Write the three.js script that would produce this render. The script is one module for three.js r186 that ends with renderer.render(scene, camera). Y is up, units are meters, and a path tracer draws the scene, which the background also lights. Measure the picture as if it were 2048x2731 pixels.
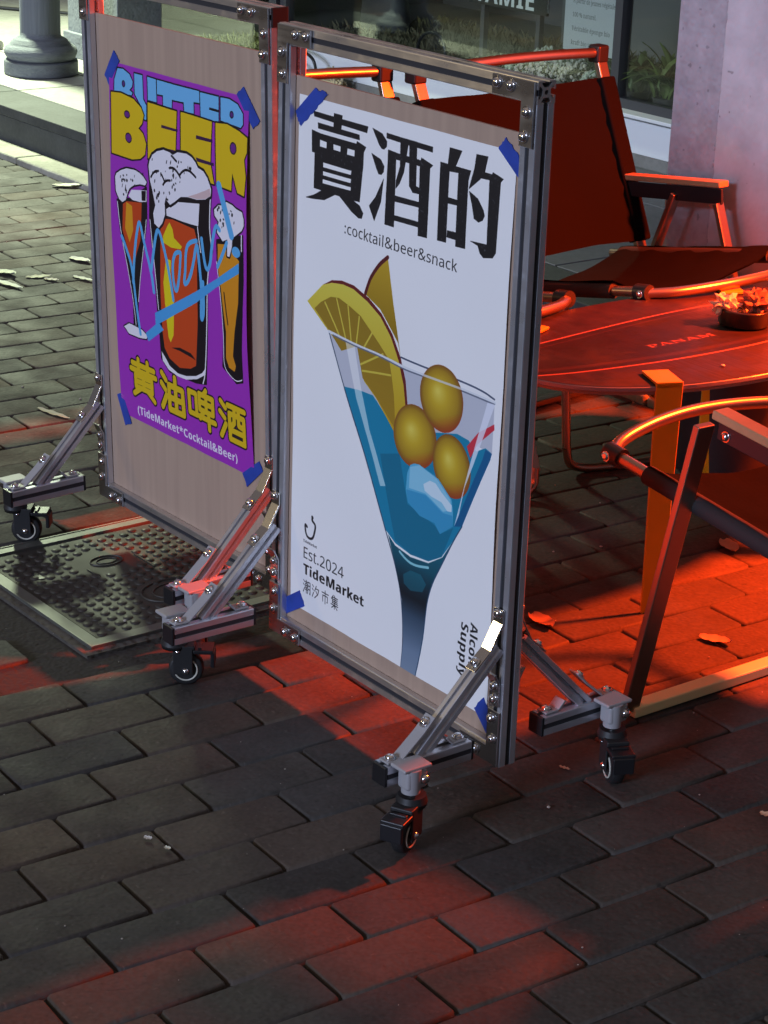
import * as THREE from 'three';
import { mergeGeometries } from 'three/addons/utils/BufferGeometryUtils.js';
import { RoundedBoxGeometry } from 'three/addons/geometries/RoundedBoxGeometry.js';
import { RectAreaLightUniformsLib } from 'three/addons/lights/RectAreaLightUniformsLib.js';

// ------------------------------------------------------------------ camera, sky, sun, exposure
const lin = (r, g, b) => new THREE.Color().setRGB(r, g, b);
const V = (x, y, z) => new THREE.Vector3(x, y, z);
const scene = new THREE.Scene();
const camera = new THREE.PerspectiveCamera(27.25, 768 / 1024, 0.05, 300);
camera.position.set(2.6349, 1.47, 1.7856);
camera.up.set(-0.3011, 0.9352, -0.1863);
camera.lookAt(2.6349 - 0.7437, 1.47 - 0.3526, 1.7856 - 0.5679);
const renderer = new THREE.WebGLRenderer({ antialias: true });
renderer.setSize(768, 1024);
renderer.toneMapping = THREE.LinearToneMapping;
renderer.toneMappingExposure = 1.0;
renderer.shadowMap.enabled = true;
RectAreaLightUniformsLib.init();

{ // night sky over a lit street: dim blue-grey towards the roofs, warmed overhead by the city's glow
  const W = 256, H = 128, d = new Float32Array(W * H * 4);
  for (let y = 0; y < H; y++) {
    const e = (y + 0.5) / H * 2 - 1, up = Math.max(0, e), w = up * up * (3 - 2 * up);
    for (let x = 0; x < W; x++) {
      const o = (y * W + x) * 4;
      d[o] = 0.075 + 0.225 * w; d[o + 1] = 0.078 + 0.150 * w; d[o + 2] = 0.100 + 0.085 * w; d[o + 3] = 1;
      if (e < 0) for (let c = 0; c < 3; c++) d[o + c] *= 0.5;
    }
  }
  const t = new THREE.DataTexture(d, W, H, THREE.RGBAFormat, THREE.FloatType);
  t.mapping = THREE.EquirectangularReflectionMapping; t.magFilter = THREE.LinearFilter; t.needsUpdate = true;
  scene.background = t; scene.environment = t;
}
const sun = new THREE.DirectionalLight(lin(0.62, 0.73, 1.0), 2.15);   // the cool light of the street's front side
sun.position.set(1.3, 2.5, 7.0); sun.target.position.set(0, 0.3, -0.4);
sun.castShadow = true; sun.shadow.radius = 24; sun.shadow.mapSize.set(2048, 2048);
Object.assign(sun.shadow.camera, { left: -7, right: 4, top: 4, bottom: -4, near: 0.5, far: 22 });
scene.add(sun, sun.target);

// ------------------------------------------------------------------ helpers
let seed = 20240611;
const rnd = () => { seed = (seed + 0x6d2b79f5) | 0; let t = Math.imul(seed ^ (seed >>> 15), 1 | seed); t = (t + Math.imul(t ^ (t >>> 7), 61 | t)) ^ t; return ((t ^ (t >>> 14)) >>> 0) / 4294967296; };
const rr = (a, b) => a + (b - a) * rnd();
const used = new Map();
const numbered = (n) => { const k = used.get(n) ?? 0; used.set(n, k + 1); return k ? n + '_' + String(k).padStart(3, '0') : n; };
function tag(o, label, category, group) { o.userData = { ...o.userData, label, category }; if (group) o.userData.group = group; return o; }
function thing(name, label, category, pos = [0, 0, 0], turn = 0, group) {
  const o = new THREE.Group(); o.name = numbered(name); o.position.set(...pos); o.rotation.y = turn; scene.add(o);
  return tag(o, label, category, group);
}
function struct(name, g, m) { const o = g ? new THREE.Mesh(g, m) : new THREE.Group(); o.name = numbered(name); o.userData.kind = 'structure'; scene.add(o); return o; }
function part(name, g, m, parent, label) {
  const o = new THREE.Mesh(Array.isArray(g) ? merge(g) : g, m); o.name = name; if (label) o.userData.label = label; parent.add(o); return o;
}
function sub(name, parent) { const o = new THREE.Group(); o.name = name; parent.add(o); return o; }
function merge(list) {
  const l = list.map((g) => { const h = g.index ? g.toNonIndexed() : g; for (const k of Object.keys(h.attributes)) if (!['position', 'normal', 'uv'].includes(k)) h.deleteAttribute(k); return h; });
  return l.length === 1 ? l[0] : mergeGeometries(l);
}
const mat = (c, roughness = 0.7, metalness = 0, more = {}) => new THREE.MeshPhysicalMaterial({ color: Array.isArray(c) ? lin(...c) : c, roughness, metalness, ...more });
const box = (w, h, d, x = 0, y = 0, z = 0, r = 0) => { const g = r ? new RoundedBoxGeometry(w, h, d, 2, r) : new THREE.BoxGeometry(w, h, d); return g.translate(x, y, z); };
const cyl = (r0, r1, h, n = 16, x = 0, y = 0, z = 0) => new THREE.CylinderGeometry(r0, r1, h, n).translate(x, y, z);
const tube = (pts, r, n = 24, sides = 10, closed = false) => new THREE.TubeGeometry(new THREE.CatmullRomCurve3(pts.map((p) => V(...p)), closed, 'centripetal'), n, r, sides, closed);
const lathe = (pts, n = 32) => new THREE.LatheGeometry(pts.map((p) => new THREE.Vector2(...p)), n);
function between(g, a, b, roll = 0) { // geometry along +y of length 1 placed from a to b
  const A = V(...a), B = V(...b), d = B.clone().sub(A), q = new THREE.Quaternion().setFromUnitVectors(V(0, 1, 0), d.clone().normalize());
  return g.rotateY(roll).applyQuaternion(q).translate(...A.toArray());
}
const rod = (r, a, b, n = 10) => { const L = V(...a).distanceTo(V(...b)); return between(new THREE.CylinderGeometry(r, r, L, n).translate(0, L / 2, 0), a, b); };
const bar = (w, t, a, b, roll = 0) => { const L = V(...a).distanceTo(V(...b)); return between(new RoundedBoxGeometry(w, L, t, 2, Math.min(w, t) * 0.18).translate(0, L / 2, 0), a, b, roll); };

// ---- tileable noise
function hash(x, y, s) { let h = Math.imul(x, 374761393) + Math.imul(y, 668265263) + Math.imul(s, 1274126177); h = Math.imul(h ^ (h >>> 13), 1274126177); return ((h ^ (h >>> 16)) >>> 0) / 4294967296; }
function vnoise(u, v, fx, fy, s) {
  const x = u * fx, y = v * fy, x0 = Math.floor(x), y0 = Math.floor(y); let a = x - x0, b = y - y0; a = a * a * (3 - 2 * a); b = b * b * (3 - 2 * b);
  const w = (i, n) => ((i % n) + n) % n, h = (i, j) => hash(w(i, fx), w(j, fy), s);
  return (h(x0, y0) * (1 - a) + h(x0 + 1, y0) * a) * (1 - b) + (h(x0, y0 + 1) * (1 - a) + h(x0 + 1, y0 + 1) * a) * b;
}
const fbm = (u, v, f, s, oct = 4) => { let t = 0, a = 0.5, n = 0; for (let i = 0; i < oct; i++) { t += a * vnoise(u, v, f << i, f << i, s + i * 7); n += a; a *= 0.55; } return t / n; };
function tex(W, H, fn, srgb = false, rep) { // fn(u, v) -> [r, g, b] in 0..1
  const d = new Uint8Array(W * H * 4);
  for (let y = 0; y < H; y++) for (let x = 0; x < W; x++) {
    const c = fn((x + 0.5) / W, (y + 0.5) / H), o = (y * W + x) * 4;
    for (let k = 0; k < 3; k++) d[o + k] = Math.max(0, Math.min(255, (Array.isArray(c) ? c[k] : c) * 255)); d[o + 3] = 255;
  }
  const t = new THREE.DataTexture(d, W, H); t.wrapS = t.wrapT = THREE.RepeatWrapping; t.magFilter = THREE.LinearFilter; t.needsUpdate = true;
  if (srgb) t.colorSpace = THREE.SRGBColorSpace; if (rep) t.repeat.set(...rep); return t;
}
function boxUV(g, s = 1, ox = 0, oy = 0) { // uv in metres by the dominant axis of the normal
  const h = g.index ? g.toNonIndexed() : g, p = h.attributes.position, n = h.attributes.normal, uv = new Float32Array(p.count * 2);
  for (let i = 0; i < p.count; i += 3) {
    const nx = Math.abs(n.getX(i) + n.getX(i + 1) + n.getX(i + 2)), ny = Math.abs(n.getY(i) + n.getY(i + 1) + n.getY(i + 2)), nz = Math.abs(n.getZ(i) + n.getZ(i + 1) + n.getZ(i + 2));
    for (let k = i; k < i + 3; k++) {
      const [x, y, z] = [p.getX(k), p.getY(k), p.getZ(k)], a = ny >= nx && ny >= nz ? [x, z] : nx >= nz ? [z, y] : [x, y];
      uv[k * 2] = a[0] * s + ox; uv[k * 2 + 1] = a[1] * s + oy;
    }
  }
  h.setAttribute('uv', new THREE.BufferAttribute(uv, 2)); return h;
}
const shapeOf = (pts) => new THREE.Shape(pts.map((p) => new THREE.Vector2(...p)));
const extrude = (s, depth, bevel = 0) => new THREE.ExtrudeGeometry(s, { depth: depth - 2 * bevel, bevelEnabled: bevel > 0, bevelSize: bevel, bevelThickness: bevel, bevelOffset: -bevel, bevelSegments: 1, curveSegments: 10 }).translate(0, 0, bevel);

// ------------------------------------------------------------------ materials
const paverBump = tex(512, 512, (u, v) => { const a = .5 * fbm(u, v, 24, 3, 4) + .9 * fbm(u, v, 7, 23, 3) - .2, b = vnoise(u, v, 200, 200, 9), pit = Math.max(0, vnoise(u, v, 90, 90, 31) - 0.78) * 3; return 0.55 * a + 0.35 * b + 0.15 - pit * 0.5; });
const paverColor = (s) => tex(512, 512, (u, v) => {
  const a = fbm(u, v, 5, s, 5), b = vnoise(u, v, 256, 256, s + 50), c = vnoise(u, v, 170, 170, s + 90), st = fbm(u, v, 14, s + 21, 3);
  let k = 0.56 + 0.5 * (a - 0.5) + 0.22 * (b - 0.5) + 0.25 * (st - 0.5); const w = 0.05 * (fbm(u, v, 8, s + 70, 3) - 0.5);
  if (c > 0.955) k += 0.32; if (c < 0.05) k -= 0.18;
  return [k + w, k, k - w];
});
const paverRough = tex(256, 256, (u, v) => 0.62 + 0.35 * fbm(u, v, 12, 44, 4));
const paverTex = [paverColor(11), paverColor(77)];
const paverMats = [[.098, .084, .074], [.085, .076, .07], [.112, .09, .075], [.076, .072, .07], [.125, .096, .076], [.092, .086, .08]].map((c, i) => mat(c.map((k) => k * 1.08), 0.95, 0, { map: paverTex[i % 2], bumpMap: paverBump, bumpScale: 0.0016, roughnessMap: paverRough, specularIntensity: .6 }));
const stuccoBump = tex(512, 512, (u, v) => 0.5 * fbm(u, v, 20, 5, 5) + 0.5 * vnoise(u, v, 120, 120, 8));
const stuccoCol = tex(512, 512, (u, v) => { const a = fbm(u, v, 6, 15, 5), b = fbm(u, v, 40, 25, 3), p = vnoise(u, v, 64, 64, 61); let k = 0.8 + 0.3 * (a - 0.5) + 0.3 * (b - 0.5); if (p > 0.93) k -= 0.25; return [k, k, k * 1.01]; });
const stucco = mat([.44, .445, .50], 0.95, 0, { map: stuccoCol, bumpMap: stuccoBump, bumpScale: 0.004 });
const paint = mat([.58, .595, .66], 0.9, 0, { map: tex(512, 512, (u, v) => { const a = fbm(u, v, 5, 115, 5), p = vnoise(u, v, 70, 70, 61), d = fbm(u, v, 30, 9, 3); const e = fbm(u, v, 3, 215, 4), st = vnoise(u, v, 30, 4, 19); let k = 0.84 + 0.3 * (a - 0.5) + 0.16 * (d - 0.5) + .2 * (e - .5) + .08 * (st - .5); if (p > 0.97) k -= 0.35; return [k, k, k]; }), bumpMap: stuccoBump, bumpScale: 0.002 });
const granite = mat([.065, .07, .072], 0.75, 0, { map: tex(256, 256, (u, v) => { const k = 0.6 + 0.5 * (fbm(u, v, 8, 71, 5) - 0.4) + 0.2 * (vnoise(u, v, 128, 128, 2) - 0.5); return [k, k, k]; }), bumpMap: paverBump, bumpScale: 0.001 });
const terrazzo = mat([.34, .34, .31], 0.55, 0, { map: tex(256, 256, (u, v) => { const k = 0.78 + 0.3 * (fbm(u, v, 5, 171, 5) - 0.5) + 0.18 * (vnoise(u, v, 90, 90, 3) - 0.5); return [k, k, k]; }) });
const kerbMat = mat([.36, .35, .31], 0.9, 0, { map: tex(256, 256, (u, v) => { const k = 0.72 + 0.6 * (fbm(u, v, 6, 271, 5) - 0.45) + 0.15 * (vnoise(u, v, 120, 120, 4) - 0.5); return [k, k, k * 0.97]; }), bumpMap: paverBump, bumpScale: 0.003 });
const mortar = mat([.035, .031, .027], 1, 0, { bumpMap: paverBump, bumpScale: 0.004 });
const scuff = tex(512, 512, (u, v) => { const a = fbm(u, v, 6, 51, 5), l = vnoise(u, v, 12, 300, 7) * vnoise(u, v, 5, 9, 17), d = Math.max(0, fbm(u, v, 18, 61, 3) - .6); return 0.62 + 0.5 * (a - .5) + 0.35 * l + d; });
const aluAlong = (r, c, m) => mat(c, 0.5, m, { anisotropy: 0.7, anisotropyRotation: r, roughnessMap: scuff });
const aluX = aluAlong(Math.PI / 2, [.68, .665, .66], .88), alu = aluAlong(0, [.66, .68, .74], .8);
const steel = mat([.52, .52, .53], 0.42, 1, { roughnessMap: scuff });
const plateSteel = mat([.72, .71, .68], 0.17, 1);
const slotShade = mat([.035, .037, .045], 0.5, 0.3);  // dark colour standing in for the shade inside the slots
const chrome = mat([.78, .78, .8], 0.12, 1);
const blackPlastic = mat([.012, .012, .014], 0.35);
const rubber = mat([.016, .016, .017], 0.5);
const castGrey = mat([.36, .355, .37], 0.5, 0.15);
const plyTex = tex(512, 512, (u, v) => { const g = 0.55 * vnoise(u, v, 60, 3, 5) + 0.3 * vnoise(u, v, 150, 4, 6) + 0.15 * fbm(u, v, 6, 8, 4), k = 0.86 + 0.2 * (g - 0.5); return [k, k * (0.985 + 0.02 * g), k * 0.97]; });
const ply = mat([.45, .32, .25], 0.62, 0, { map: plyTex });
const tapeBlue = mat([.018, .062, .42], 0.62, 0, { bumpMap: tex(128, 128, (u, v) => fbm(u, v, 5, 88, 4)), bumpScale: .0012, map: tex(128, 128, (u, v) => { const k = .8 + .4 * (fbm(u, v, 4, 89, 4) - .5); return [k, k, k]; }, false, [12, 12]) });
const yellowMetal = mat([.52, .31, .008], 0.42);
const weave = { specularIntensity: .12, bumpMap: tex(128, 128, (u, v) => 0.5 + 0.25 * Math.sin(u * 402) + 0.25 * Math.sin(v * 402)), bumpScale: 0.0004, side: THREE.DoubleSide };
const fabric = mat([.0042, .0042, .0042], 0.95, 0, weave), shadedFabric = mat([.003, .003, .003], 0.95, 0, weave);  // second cloth: darker copy, the right chair's seat shade put into its colour
const sleeve = mat([.012, .011, .013], 0.8);
const darkTube = mat([.42, .31, .24], 0.3, 0.95);
const armWood = mat([.46, .27, .14], 0.5, 0, { map: tex(256, 64, (u, v) => { const k = 0.8 + 0.35 * (vnoise(u, v, 4, 24, 5) - 0.5) + 0.1 * (vnoise(u, v, 60, 60, 6) - 0.5); return [k, k * .97, k * .93]; }) });
const glass = mat([.93, .96, .95], 0.02, 0, { transmission: 1, thickness: 0, ior: 1.5 });

// ------------------------------------------------------------------ ground and paving
{ const g = new THREE.PlaneGeometry(400, 400).rotateX(-Math.PI / 2); const uv = g.attributes.uv; for (let i = 0; i < uv.count; i++) uv.setXY(i, uv.getX(i) * 400, uv.getY(i) * 400); struct('ground', g.translate(0, -0.0068, 0), mortar); }
camera.updateMatrixWorld(true); camera.aspect = 0.75; camera.updateProjectionMatrix();
const view = new THREE.Matrix4().multiplyMatrices(camera.projectionMatrix, camera.matrixWorld.clone().invert());
const onScreen = (x, y, z) => V(x, y, z).applyMatrix4(view);

function slabGeo(L, W, h, vary, ro) { // worn block: bevelled, slightly uneven corners, rounded in plan
  const ring = (inset, y, j) => { const l = L / 2 - inset, w = W / 2 - inset, c = ro; return [[-l + c, -w], [l - c, -w], [l, -w + c], [l, w - c], [l - c, w], [-l + c, w], [-l, w - c], [-l, -w + c]].map(([x, z]) => [x + rr(-j, j), y + rr(-j, j) * 0.35, z + rr(-j, j)]); };
  const rings = [ring(0, -h, 0), ring(0, -0.007, vary), ring(0.0011, -0.0018, vary * 0.8), ring(0.0034, 0, vary * 0.5)], P = [], N = 8;
  const tri = (a, b, c) => P.push(...a, ...b, ...c);
  for (let r = 0; r < 3; r++) for (let i = 0; i < N; i++) { const a = rings[r][i], b = rings[r][(i + 1) % N], c = rings[r + 1][i], d = rings[r + 1][(i + 1) % N]; tri(a, c, b); tri(b, c, d); }
  for (let i = 0; i < N; i++) tri([0, rr(-0.0001, 0.0002), 0], rings[3][(i + 1) % N], rings[3][i]);
  const g = new THREE.BufferGeometry(); g.setAttribute('position', new THREE.BufferAttribute(new Float32Array(P), 3)); g.computeVertexNormals();
  const p = g.attributes.position, n = g.attributes.normal; // rounded edge: outward at the joint, level on top
  for (let i = 0; i < p.count; i++) { const y = p.getY(i), x = p.getX(i), z = p.getZ(i); if (y < -0.02) continue; const t = y > -0.0012 ? 0.06 : y > -0.0045 ? 0.75 : 2.2, ex = Math.max(0, Math.abs(x) - L / 2 + .012), ez = Math.max(0, Math.abs(z) - W / 2 + .012), l = Math.hypot(ex, ez) || 1, v = V(Math.sign(x) * ex / l * t, 1, Math.sign(z) * ez / l * t).normalize(); n.setXYZ(i, v.x, v.y, v.z); }
  return boxUV(g, 1, rnd() * 7, rnd() * 7);
}
const HOLE = { x0: -0.70, x1: -0.188, z0: -0.27, z1: 0.242 };
const pavement = struct('pavement');
{
  const a = 0.2059, b = 0.0988, O = [0.557, 0.6616], e1 = [0.0386, -0.9993], e2 = [0.9993, 0.0386], yaw = Math.atan2(0.9993, 0.0386);
  const variants = Array.from({ length: 12 }, () => slabGeo(a - 0.0046, b - 0.0046, 0.03, 0.0011, 0.004)), list = [];
  for (let r = -95; r < 30; r++) for (let i = -30; i < 22; i++) {
    const u = (i + 0.5 + (((r % 2) + 2) % 2) * 0.5 - 0) * a, v = (r + 0.5) * b, x = O[0] + u * e1[0] + v * e2[0], z = O[1] + u * e1[1] + v * e2[1];
    if (z < -1.68 || z > 3.6 || x < -8 || x > 2.8) continue;
    let geo = null, k = (rnd() * 12) | 0, L = a - 0.0046, W = b - 0.0046, ox = x, oz = z, cut = false;
    let zmin = z - L / 2, zmax = z + L / 2, xmin = x - W / 2, xmax = x + W / 2;
    const clip = [];
    if (zmin < -1.515) { zmin = -1.515; cut = true; }
    if (xmin < HOLE.x1 && xmax > HOLE.x0 && zmin < HOLE.z1 && zmax > HOLE.z0) {
      const opts = [[xmin, Math.min(xmax, HOLE.x0), zmin, zmax], [Math.max(xmin, HOLE.x1), xmax, zmin, zmax], [xmin, xmax, zmin, Math.min(zmax, HOLE.z0)], [xmin, xmax, Math.max(zmin, HOLE.z1), zmax]].sort((p, q) => (q[1] - q[0]) * (q[3] - q[2]) * (q[1] > q[0] && q[3] > q[2] ? 1 : -1) - (p[1] - p[0]) * (p[3] - p[2]) * (p[1] > p[0] && p[3] > p[2] ? 1 : -1))[0];
      [xmin, xmax, zmin, zmax] = opts; cut = true;
    }
    if (cut) { L = zmax - zmin; W = xmax - xmin; if (L < 0.02 || W < 0.02 || xmax <= xmin || zmax <= zmin) continue; ox = (xmin + xmax) / 2; oz = (zmin + zmax) / 2; geo = slabGeo(L, W, 0.03, 0.0012, 0.004); }
    const s = onScreen(ox, 0, oz), ahead = s.z < 1 && s.z > 0, seen = ahead && Math.abs(s.x) < 1.03 && Math.abs(s.y) < 1.03;
    const d = Math.hypot(ox - 2.635, 1.47, oz - 1.786);
    const m = rnd();
    const mi = m < 0.26 ? 0 : m < 0.5 ? 1 : m < 0.64 ? 2 : m < 0.82 ? 3 : m < 0.88 ? 4 : 5;
    list.push({ geo: geo ?? variants[k], x: ox, z: oz, seen, d, mi, y: rr(-0.0012, 0.0014), tx: rr(-0.004, 0.004), tz: rr(-0.007, 0.007), tw: rr(-0.006, 0.006), flip: rnd() < 0.5 });
  }
  list.sort((p, q) => (q.seen - p.seen) || (p.d - q.d));
  const mt = new THREE.Matrix4(), rest = new Map();
  list.forEach((p, i) => {
    const o = new THREE.Object3D(); o.position.set(p.x, p.y, p.z); o.rotation.set(p.tx, yaw + p.tw + (p.flip ? Math.PI : 0), p.tz, 'YXZ');
    if (i < 300 && p.seen) { const q = new THREE.Mesh(p.geo, paverMats[p.mi]); q.position.copy(o.position); q.rotation.copy(o.rotation); q.name = i ? 'paver_' + String(i).padStart(3, '0') : 'paver'; pavement.add(q); return; }
    o.updateMatrix(); if (!rest.has(p.mi)) rest.set(p.mi, []); rest.get(p.mi).push(p.geo.clone().applyMatrix4(o.matrix));
  });
  for (const [mi, gs] of rest) { const q = part('far_pavers', gs, paverMats[mi], pavement); q.userData.kind = 'stuff'; }
}
{ // specks of grit and dust lying on the paving
  const n = 420, g = new THREE.IcosahedronGeometry(1, 0), o = new THREE.InstancedMesh(g, mat([.34, .31, .27], .9), n), d = new THREE.Object3D();
  for (let i = 0; i < n; i++) { const u = rnd(), s = .0006 + .0017 * u ** 5 * 1.6; d.position.set(rr(-3.4, 1.5), .0012 + s * .4, rr(-1.4, 1.1)); d.scale.set(s * rr(.8, 1.7), s * .7, s); d.rotation.set(0, rnd() * 6, 0); d.updateMatrix(); o.setMatrixAt(i, d.matrix); }
  o.name = 'grit'; o.userData = { kind: 'stuff', label: 'pale grit scattered over the paving', category: 'grit' }; scene.add(o);
}
{ // kerb stones along the foot of the shop step
  const kerb = struct('kerb');
  for (let x = -8, i = 0; x < 1.6; x += 0.52, i++) part('kerb_stone', boxUV(box(0.514, 0.16, 0.106, x + 0.26, -0.062 + rr(-.002, .002), -1.579, 0.008), 1, rnd() * 5, rnd() * 5), kerbMat, kerb);
  const step = struct('shop_step');
  for (let x = -8, i = 0; x < 1.6; x += 0.9, i++) { // dark granite edge slabs with their risers
    part('edge_slab', boxUV(box(0.894, 0.035, 0.19, x + 0.45, 0.1225, -1.732, 0.004), 1, rnd() * 5, rnd() * 5), granite, step);
    part('riser', boxUV(box(0.894, 0.112, 0.03, x + 0.45, 0.048, -1.655, 0.002), 1, rnd() * 5, rnd() * 5), granite, step);
  }
  part('step_core', box(9.6, 0.1, 5.6, -3.2, 0.05, -4.48), mortar, step);
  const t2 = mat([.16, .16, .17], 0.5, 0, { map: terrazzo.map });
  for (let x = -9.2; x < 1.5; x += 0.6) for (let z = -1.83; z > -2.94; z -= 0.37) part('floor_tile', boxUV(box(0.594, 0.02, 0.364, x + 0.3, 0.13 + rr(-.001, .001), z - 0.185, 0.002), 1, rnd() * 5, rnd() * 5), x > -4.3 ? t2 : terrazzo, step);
  for (let x = -9.2; x < -5.7; x += 0.6) for (let z = -2.94; z > -6.4; z -= 0.6) part('floor_tile', boxUV(box(0.594, 0.02, 0.594, x + 0.3, 0.13 + rr(-.001, .001), z - 0.3, 0.002), 1, rnd() * 5, rnd() * 5), terrazzo, step);
}

// ------------------------------------------------------------------ shop front
const whitePaint = mat([.66, .68, .70], 0.55), frameGrey = mat([.05, .05, .055], 0.45), bandGrey = mat([.22, .215, .21], 0.8, 0, { map: kerbMat.map });
const oliveWall = mat([.18, .18, .15], 0.8, 0, { map: stuccoCol });
const beigeWall = mat([.58, .50, .40], 0.85, 0, { map: stuccoCol, bumpMap: stuccoBump, bumpScale: 0.002 });
{
  const s = thing('shop_front', 'pale shop front with low white base panel and dark window behind the signs', 'shop', [-3, 0, -2.94]);
  const L = (x) => x + 3;                                           // world x to local
  const base = part('base_panel', boxUV(box(3.8, 0.105, 0.05, L(-2.45), 0.2305, -0.02, 0.003), 1), whitePaint, s);
  part('skirting', boxUV(box(3.8, 0.042, 0.07, L(-2.45), 0.157, -0.025), 1), bandGrey, s);
  part('sill', boxUV(box(3.8, 0.012, 0.1, L(-2.45), 0.3035, 0.0, 0.003), 1), whitePaint, s);
  part('sill_gap', box(3.8, 0.014, 0.05, L(-2.45), 0.2905, -0.035), frameGrey, s);
  const w = part('window', [box(3.8, 0.03, 0.04, L(-2.45), 0.3245, -0.03), box(3.8, 0.06, 0.04, L(-2.45), 2.33, -0.03), box(0.04, 1.96, 0.04, L(-4.33), 1.32, -0.031), box(0.035, 1.96, 0.045, L(-2.42), 1.32, -0.031), box(0.04, 1.96, 0.04, L(-0.57), 1.32, -0.031)], frameGrey, s);
  part('pane', box(1.87, 1.96, 0.006, L(-3.373), 1.32, -0.031), glass, w); part('pane', box(1.79, 1.96, 0.006, L(-1.49), 1.32, -0.031), glass, w);
  const d = part('door', [box(0.05, 2.2, 0.045, L(-5.33), 1.25, -0.02), box(0.05, 2.2, 0.045, L(-4.385), 1.25, -0.02), box(0.9, 0.04, 0.045, L(-4.858), 0.165, -0.02), box(0.9, 0.05, 0.045, L(-4.858), 2.33, -0.02)], frameGrey, s);
  part('pane', box(0.9, 2.12, 0.006, L(-4.858), 1.245, -0.02), glass, d);
  part('wall', [boxUV(box(0.155, 3.4, 0.16, L(-5.61), 1.84, -0.02), 1)], paint, s);
  part('side_panel', [boxUV(box(0.165, 3.4, 0.1, L(-5.448), 1.84, -0.03), 1)], oliveWall, s);
  part('upper_wall', boxUV(box(6.3, 2.6, 0.2, L(-3.7), 3.66, -0.1), 1), beigeWall, s);
  // the dim room behind the glass
  const room = part('interior_wall', [box(5.3, 2.4, 0.05, L(-3.1), 1.3, -1.9), box(0.05, 2.4, 1.75, L(-5.7), 1.3, -1.0), box(0.05, 2.4, 1.75, L(-0.5), 1.3, -1.0), box(5.3, 0.05, 1.9, L(-3.1), 2.45, -1.0)], mat([.105, .10, .085], 0.8), s);
  part('interior_floor', box(5.3, 0.03, 1.8, L(-3.1), 0.145, -0.95), mat([.10, .10, .08], 0.5), s);
  part('display_shelf', box(3.7, 0.03, 0.75, L(-2.45), 0.275, -0.48), mat([.09, .075, .055], 0.6), s);
  part('back_counter', box(2.6, 0.62, 0.4, L(-2.9), 0.46, -1.55), mat([.12, .12, .105], 0.6), s);
}
{ // straw-coloured turf laid in the display window and by the door
  const blade = (x, y, z, h, lean, az, w) => { const g = new THREE.BufferGeometry(), c = Math.cos(az), s = Math.sin(az), P = [[-w, 0, 0], [w, 0, 0], [lean * 0.4, h * 0.7, 0.2 * lean], [-w, 0, 0], [lean * 0.4, h * 0.7, 0.2 * lean], [lean, h, 0.3 * lean]].flatMap(([a, b, d]) => [x + a * c - d * s, y + b, z + a * s + d * c]); g.setAttribute('position', new THREE.BufferAttribute(new Float32Array(P), 3)); g.computeVertexNormals(); g.setAttribute('uv', new THREE.BufferAttribute(new Float32Array(12), 2)); return g; };
  const mk = (name, label, col, n, x0, x1, y, z0, z1, h) => { const l = []; for (let i = 0; i < n; i++) l.push(blade(rr(x0, x1), y, rr(z0, z1), rr(0.4, 1) * h, rr(-0.6, 0.6) * h, rnd() * 6.3, 0.004)); const o = new THREE.Mesh(merge(l), mat(col, 0.8, 0, { side: THREE.DoubleSide })); o.name = name; o.userData = { kind: 'stuff', label, category: 'grass' }; scene.add(o); };
  mk('turf', 'straw yellow turf lining the shop window display', [.10, .085, .035], 3200, -4.25, -3.3, 0.29, -3.7, -3.02, 0.06);
  mk('turf_001', 'greener turf lining the window display by the flowers', [.05, .062, .022], 2600, -3.3, -2.5, 0.29, -3.7, -3.02, 0.07);
  mk('turf_002', 'yellow green turf mat inside the glass door', [.2, .2, .07], 2400, -5.0, -4.4, 0.16, -3.5, -3.0, 0.05);
}
const PW = 0.215;
{ // rough pillar of grey stucco, the right two thirds of its front smoothed and painted
  const p = thing('pillar', 'rough lavender grey stucco pillar rising behind the red chair', 'pillar', [-0.79, 0, -1.6]);
  part('shaft', boxUV(box(0.15, 3.0, 0.9, 0.075, 1.5, -0.455, 0.004), 1, 3), stucco, p);
  part('painted_front', boxUV(box(PW, 3.0, 0.9, 0.15 + PW / 2, 1.5, -0.447, 0.006), 1), paint, p, 'smoother white painted part of the pillar');
  const chips = []; for (let i = 0; i < 40; i++) chips.push(boxUV(new THREE.IcosahedronGeometry(rr(.003, .008), 0).scale(.7, rr(.8, 2.4), .5).translate(.151 + rr(-.003, .003), rr(.12, 1.1), .0005), 1));
  part('chipped_edge', chips, stucco, p).userData.kind = 'stuff';
}
{ // small classical column on the step, at the left
  const c = thing('column', 'blue grey painted round column with moulded base on the step', 'column', [-4.70, 0.14, -2.085]);
  const cm = mat([.17, .185, .21], 0.85, 0, { map: stuccoCol, bumpMap: stuccoBump, bumpScale: 0.002 });
  part('plinth', lathe([[0, 0], [.136, 0], [.141, .006], [.141, .05], [.138, .056], [0, .056]], 40), cm, c);
  part('base', lathe([[.12, .056], [.128, .06], [.137, .075], [.1395, .088], [.135, .102], [.122, .112], [.114, .116], [.114, .122], [.106, .126], [.104, .132], [.098, .135], [.090, .138]], 40), cm, c);
  part('shaft', lathe([[.090, .138], [.079, .144], [.077, .16], [.074, 2.6], [.1, 2.7], [.12, 2.76], [.12, 2.9]], 40), cm, c);
  const w = thing('pilaster', 'narrow slate blue pilaster standing right of the round column', 'pilaster', [-4.86, 0.14, -2.5]);
  part('shaft', boxUV(box(0.40, 3.2, 0.2, 0, 1.6, 0, 0.004), 1), cm, w); part('foot', boxUV(box(0.43, 0.10, 0.23, 0, 0.05, 0, 0.004), 1), cm, w);
}

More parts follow.
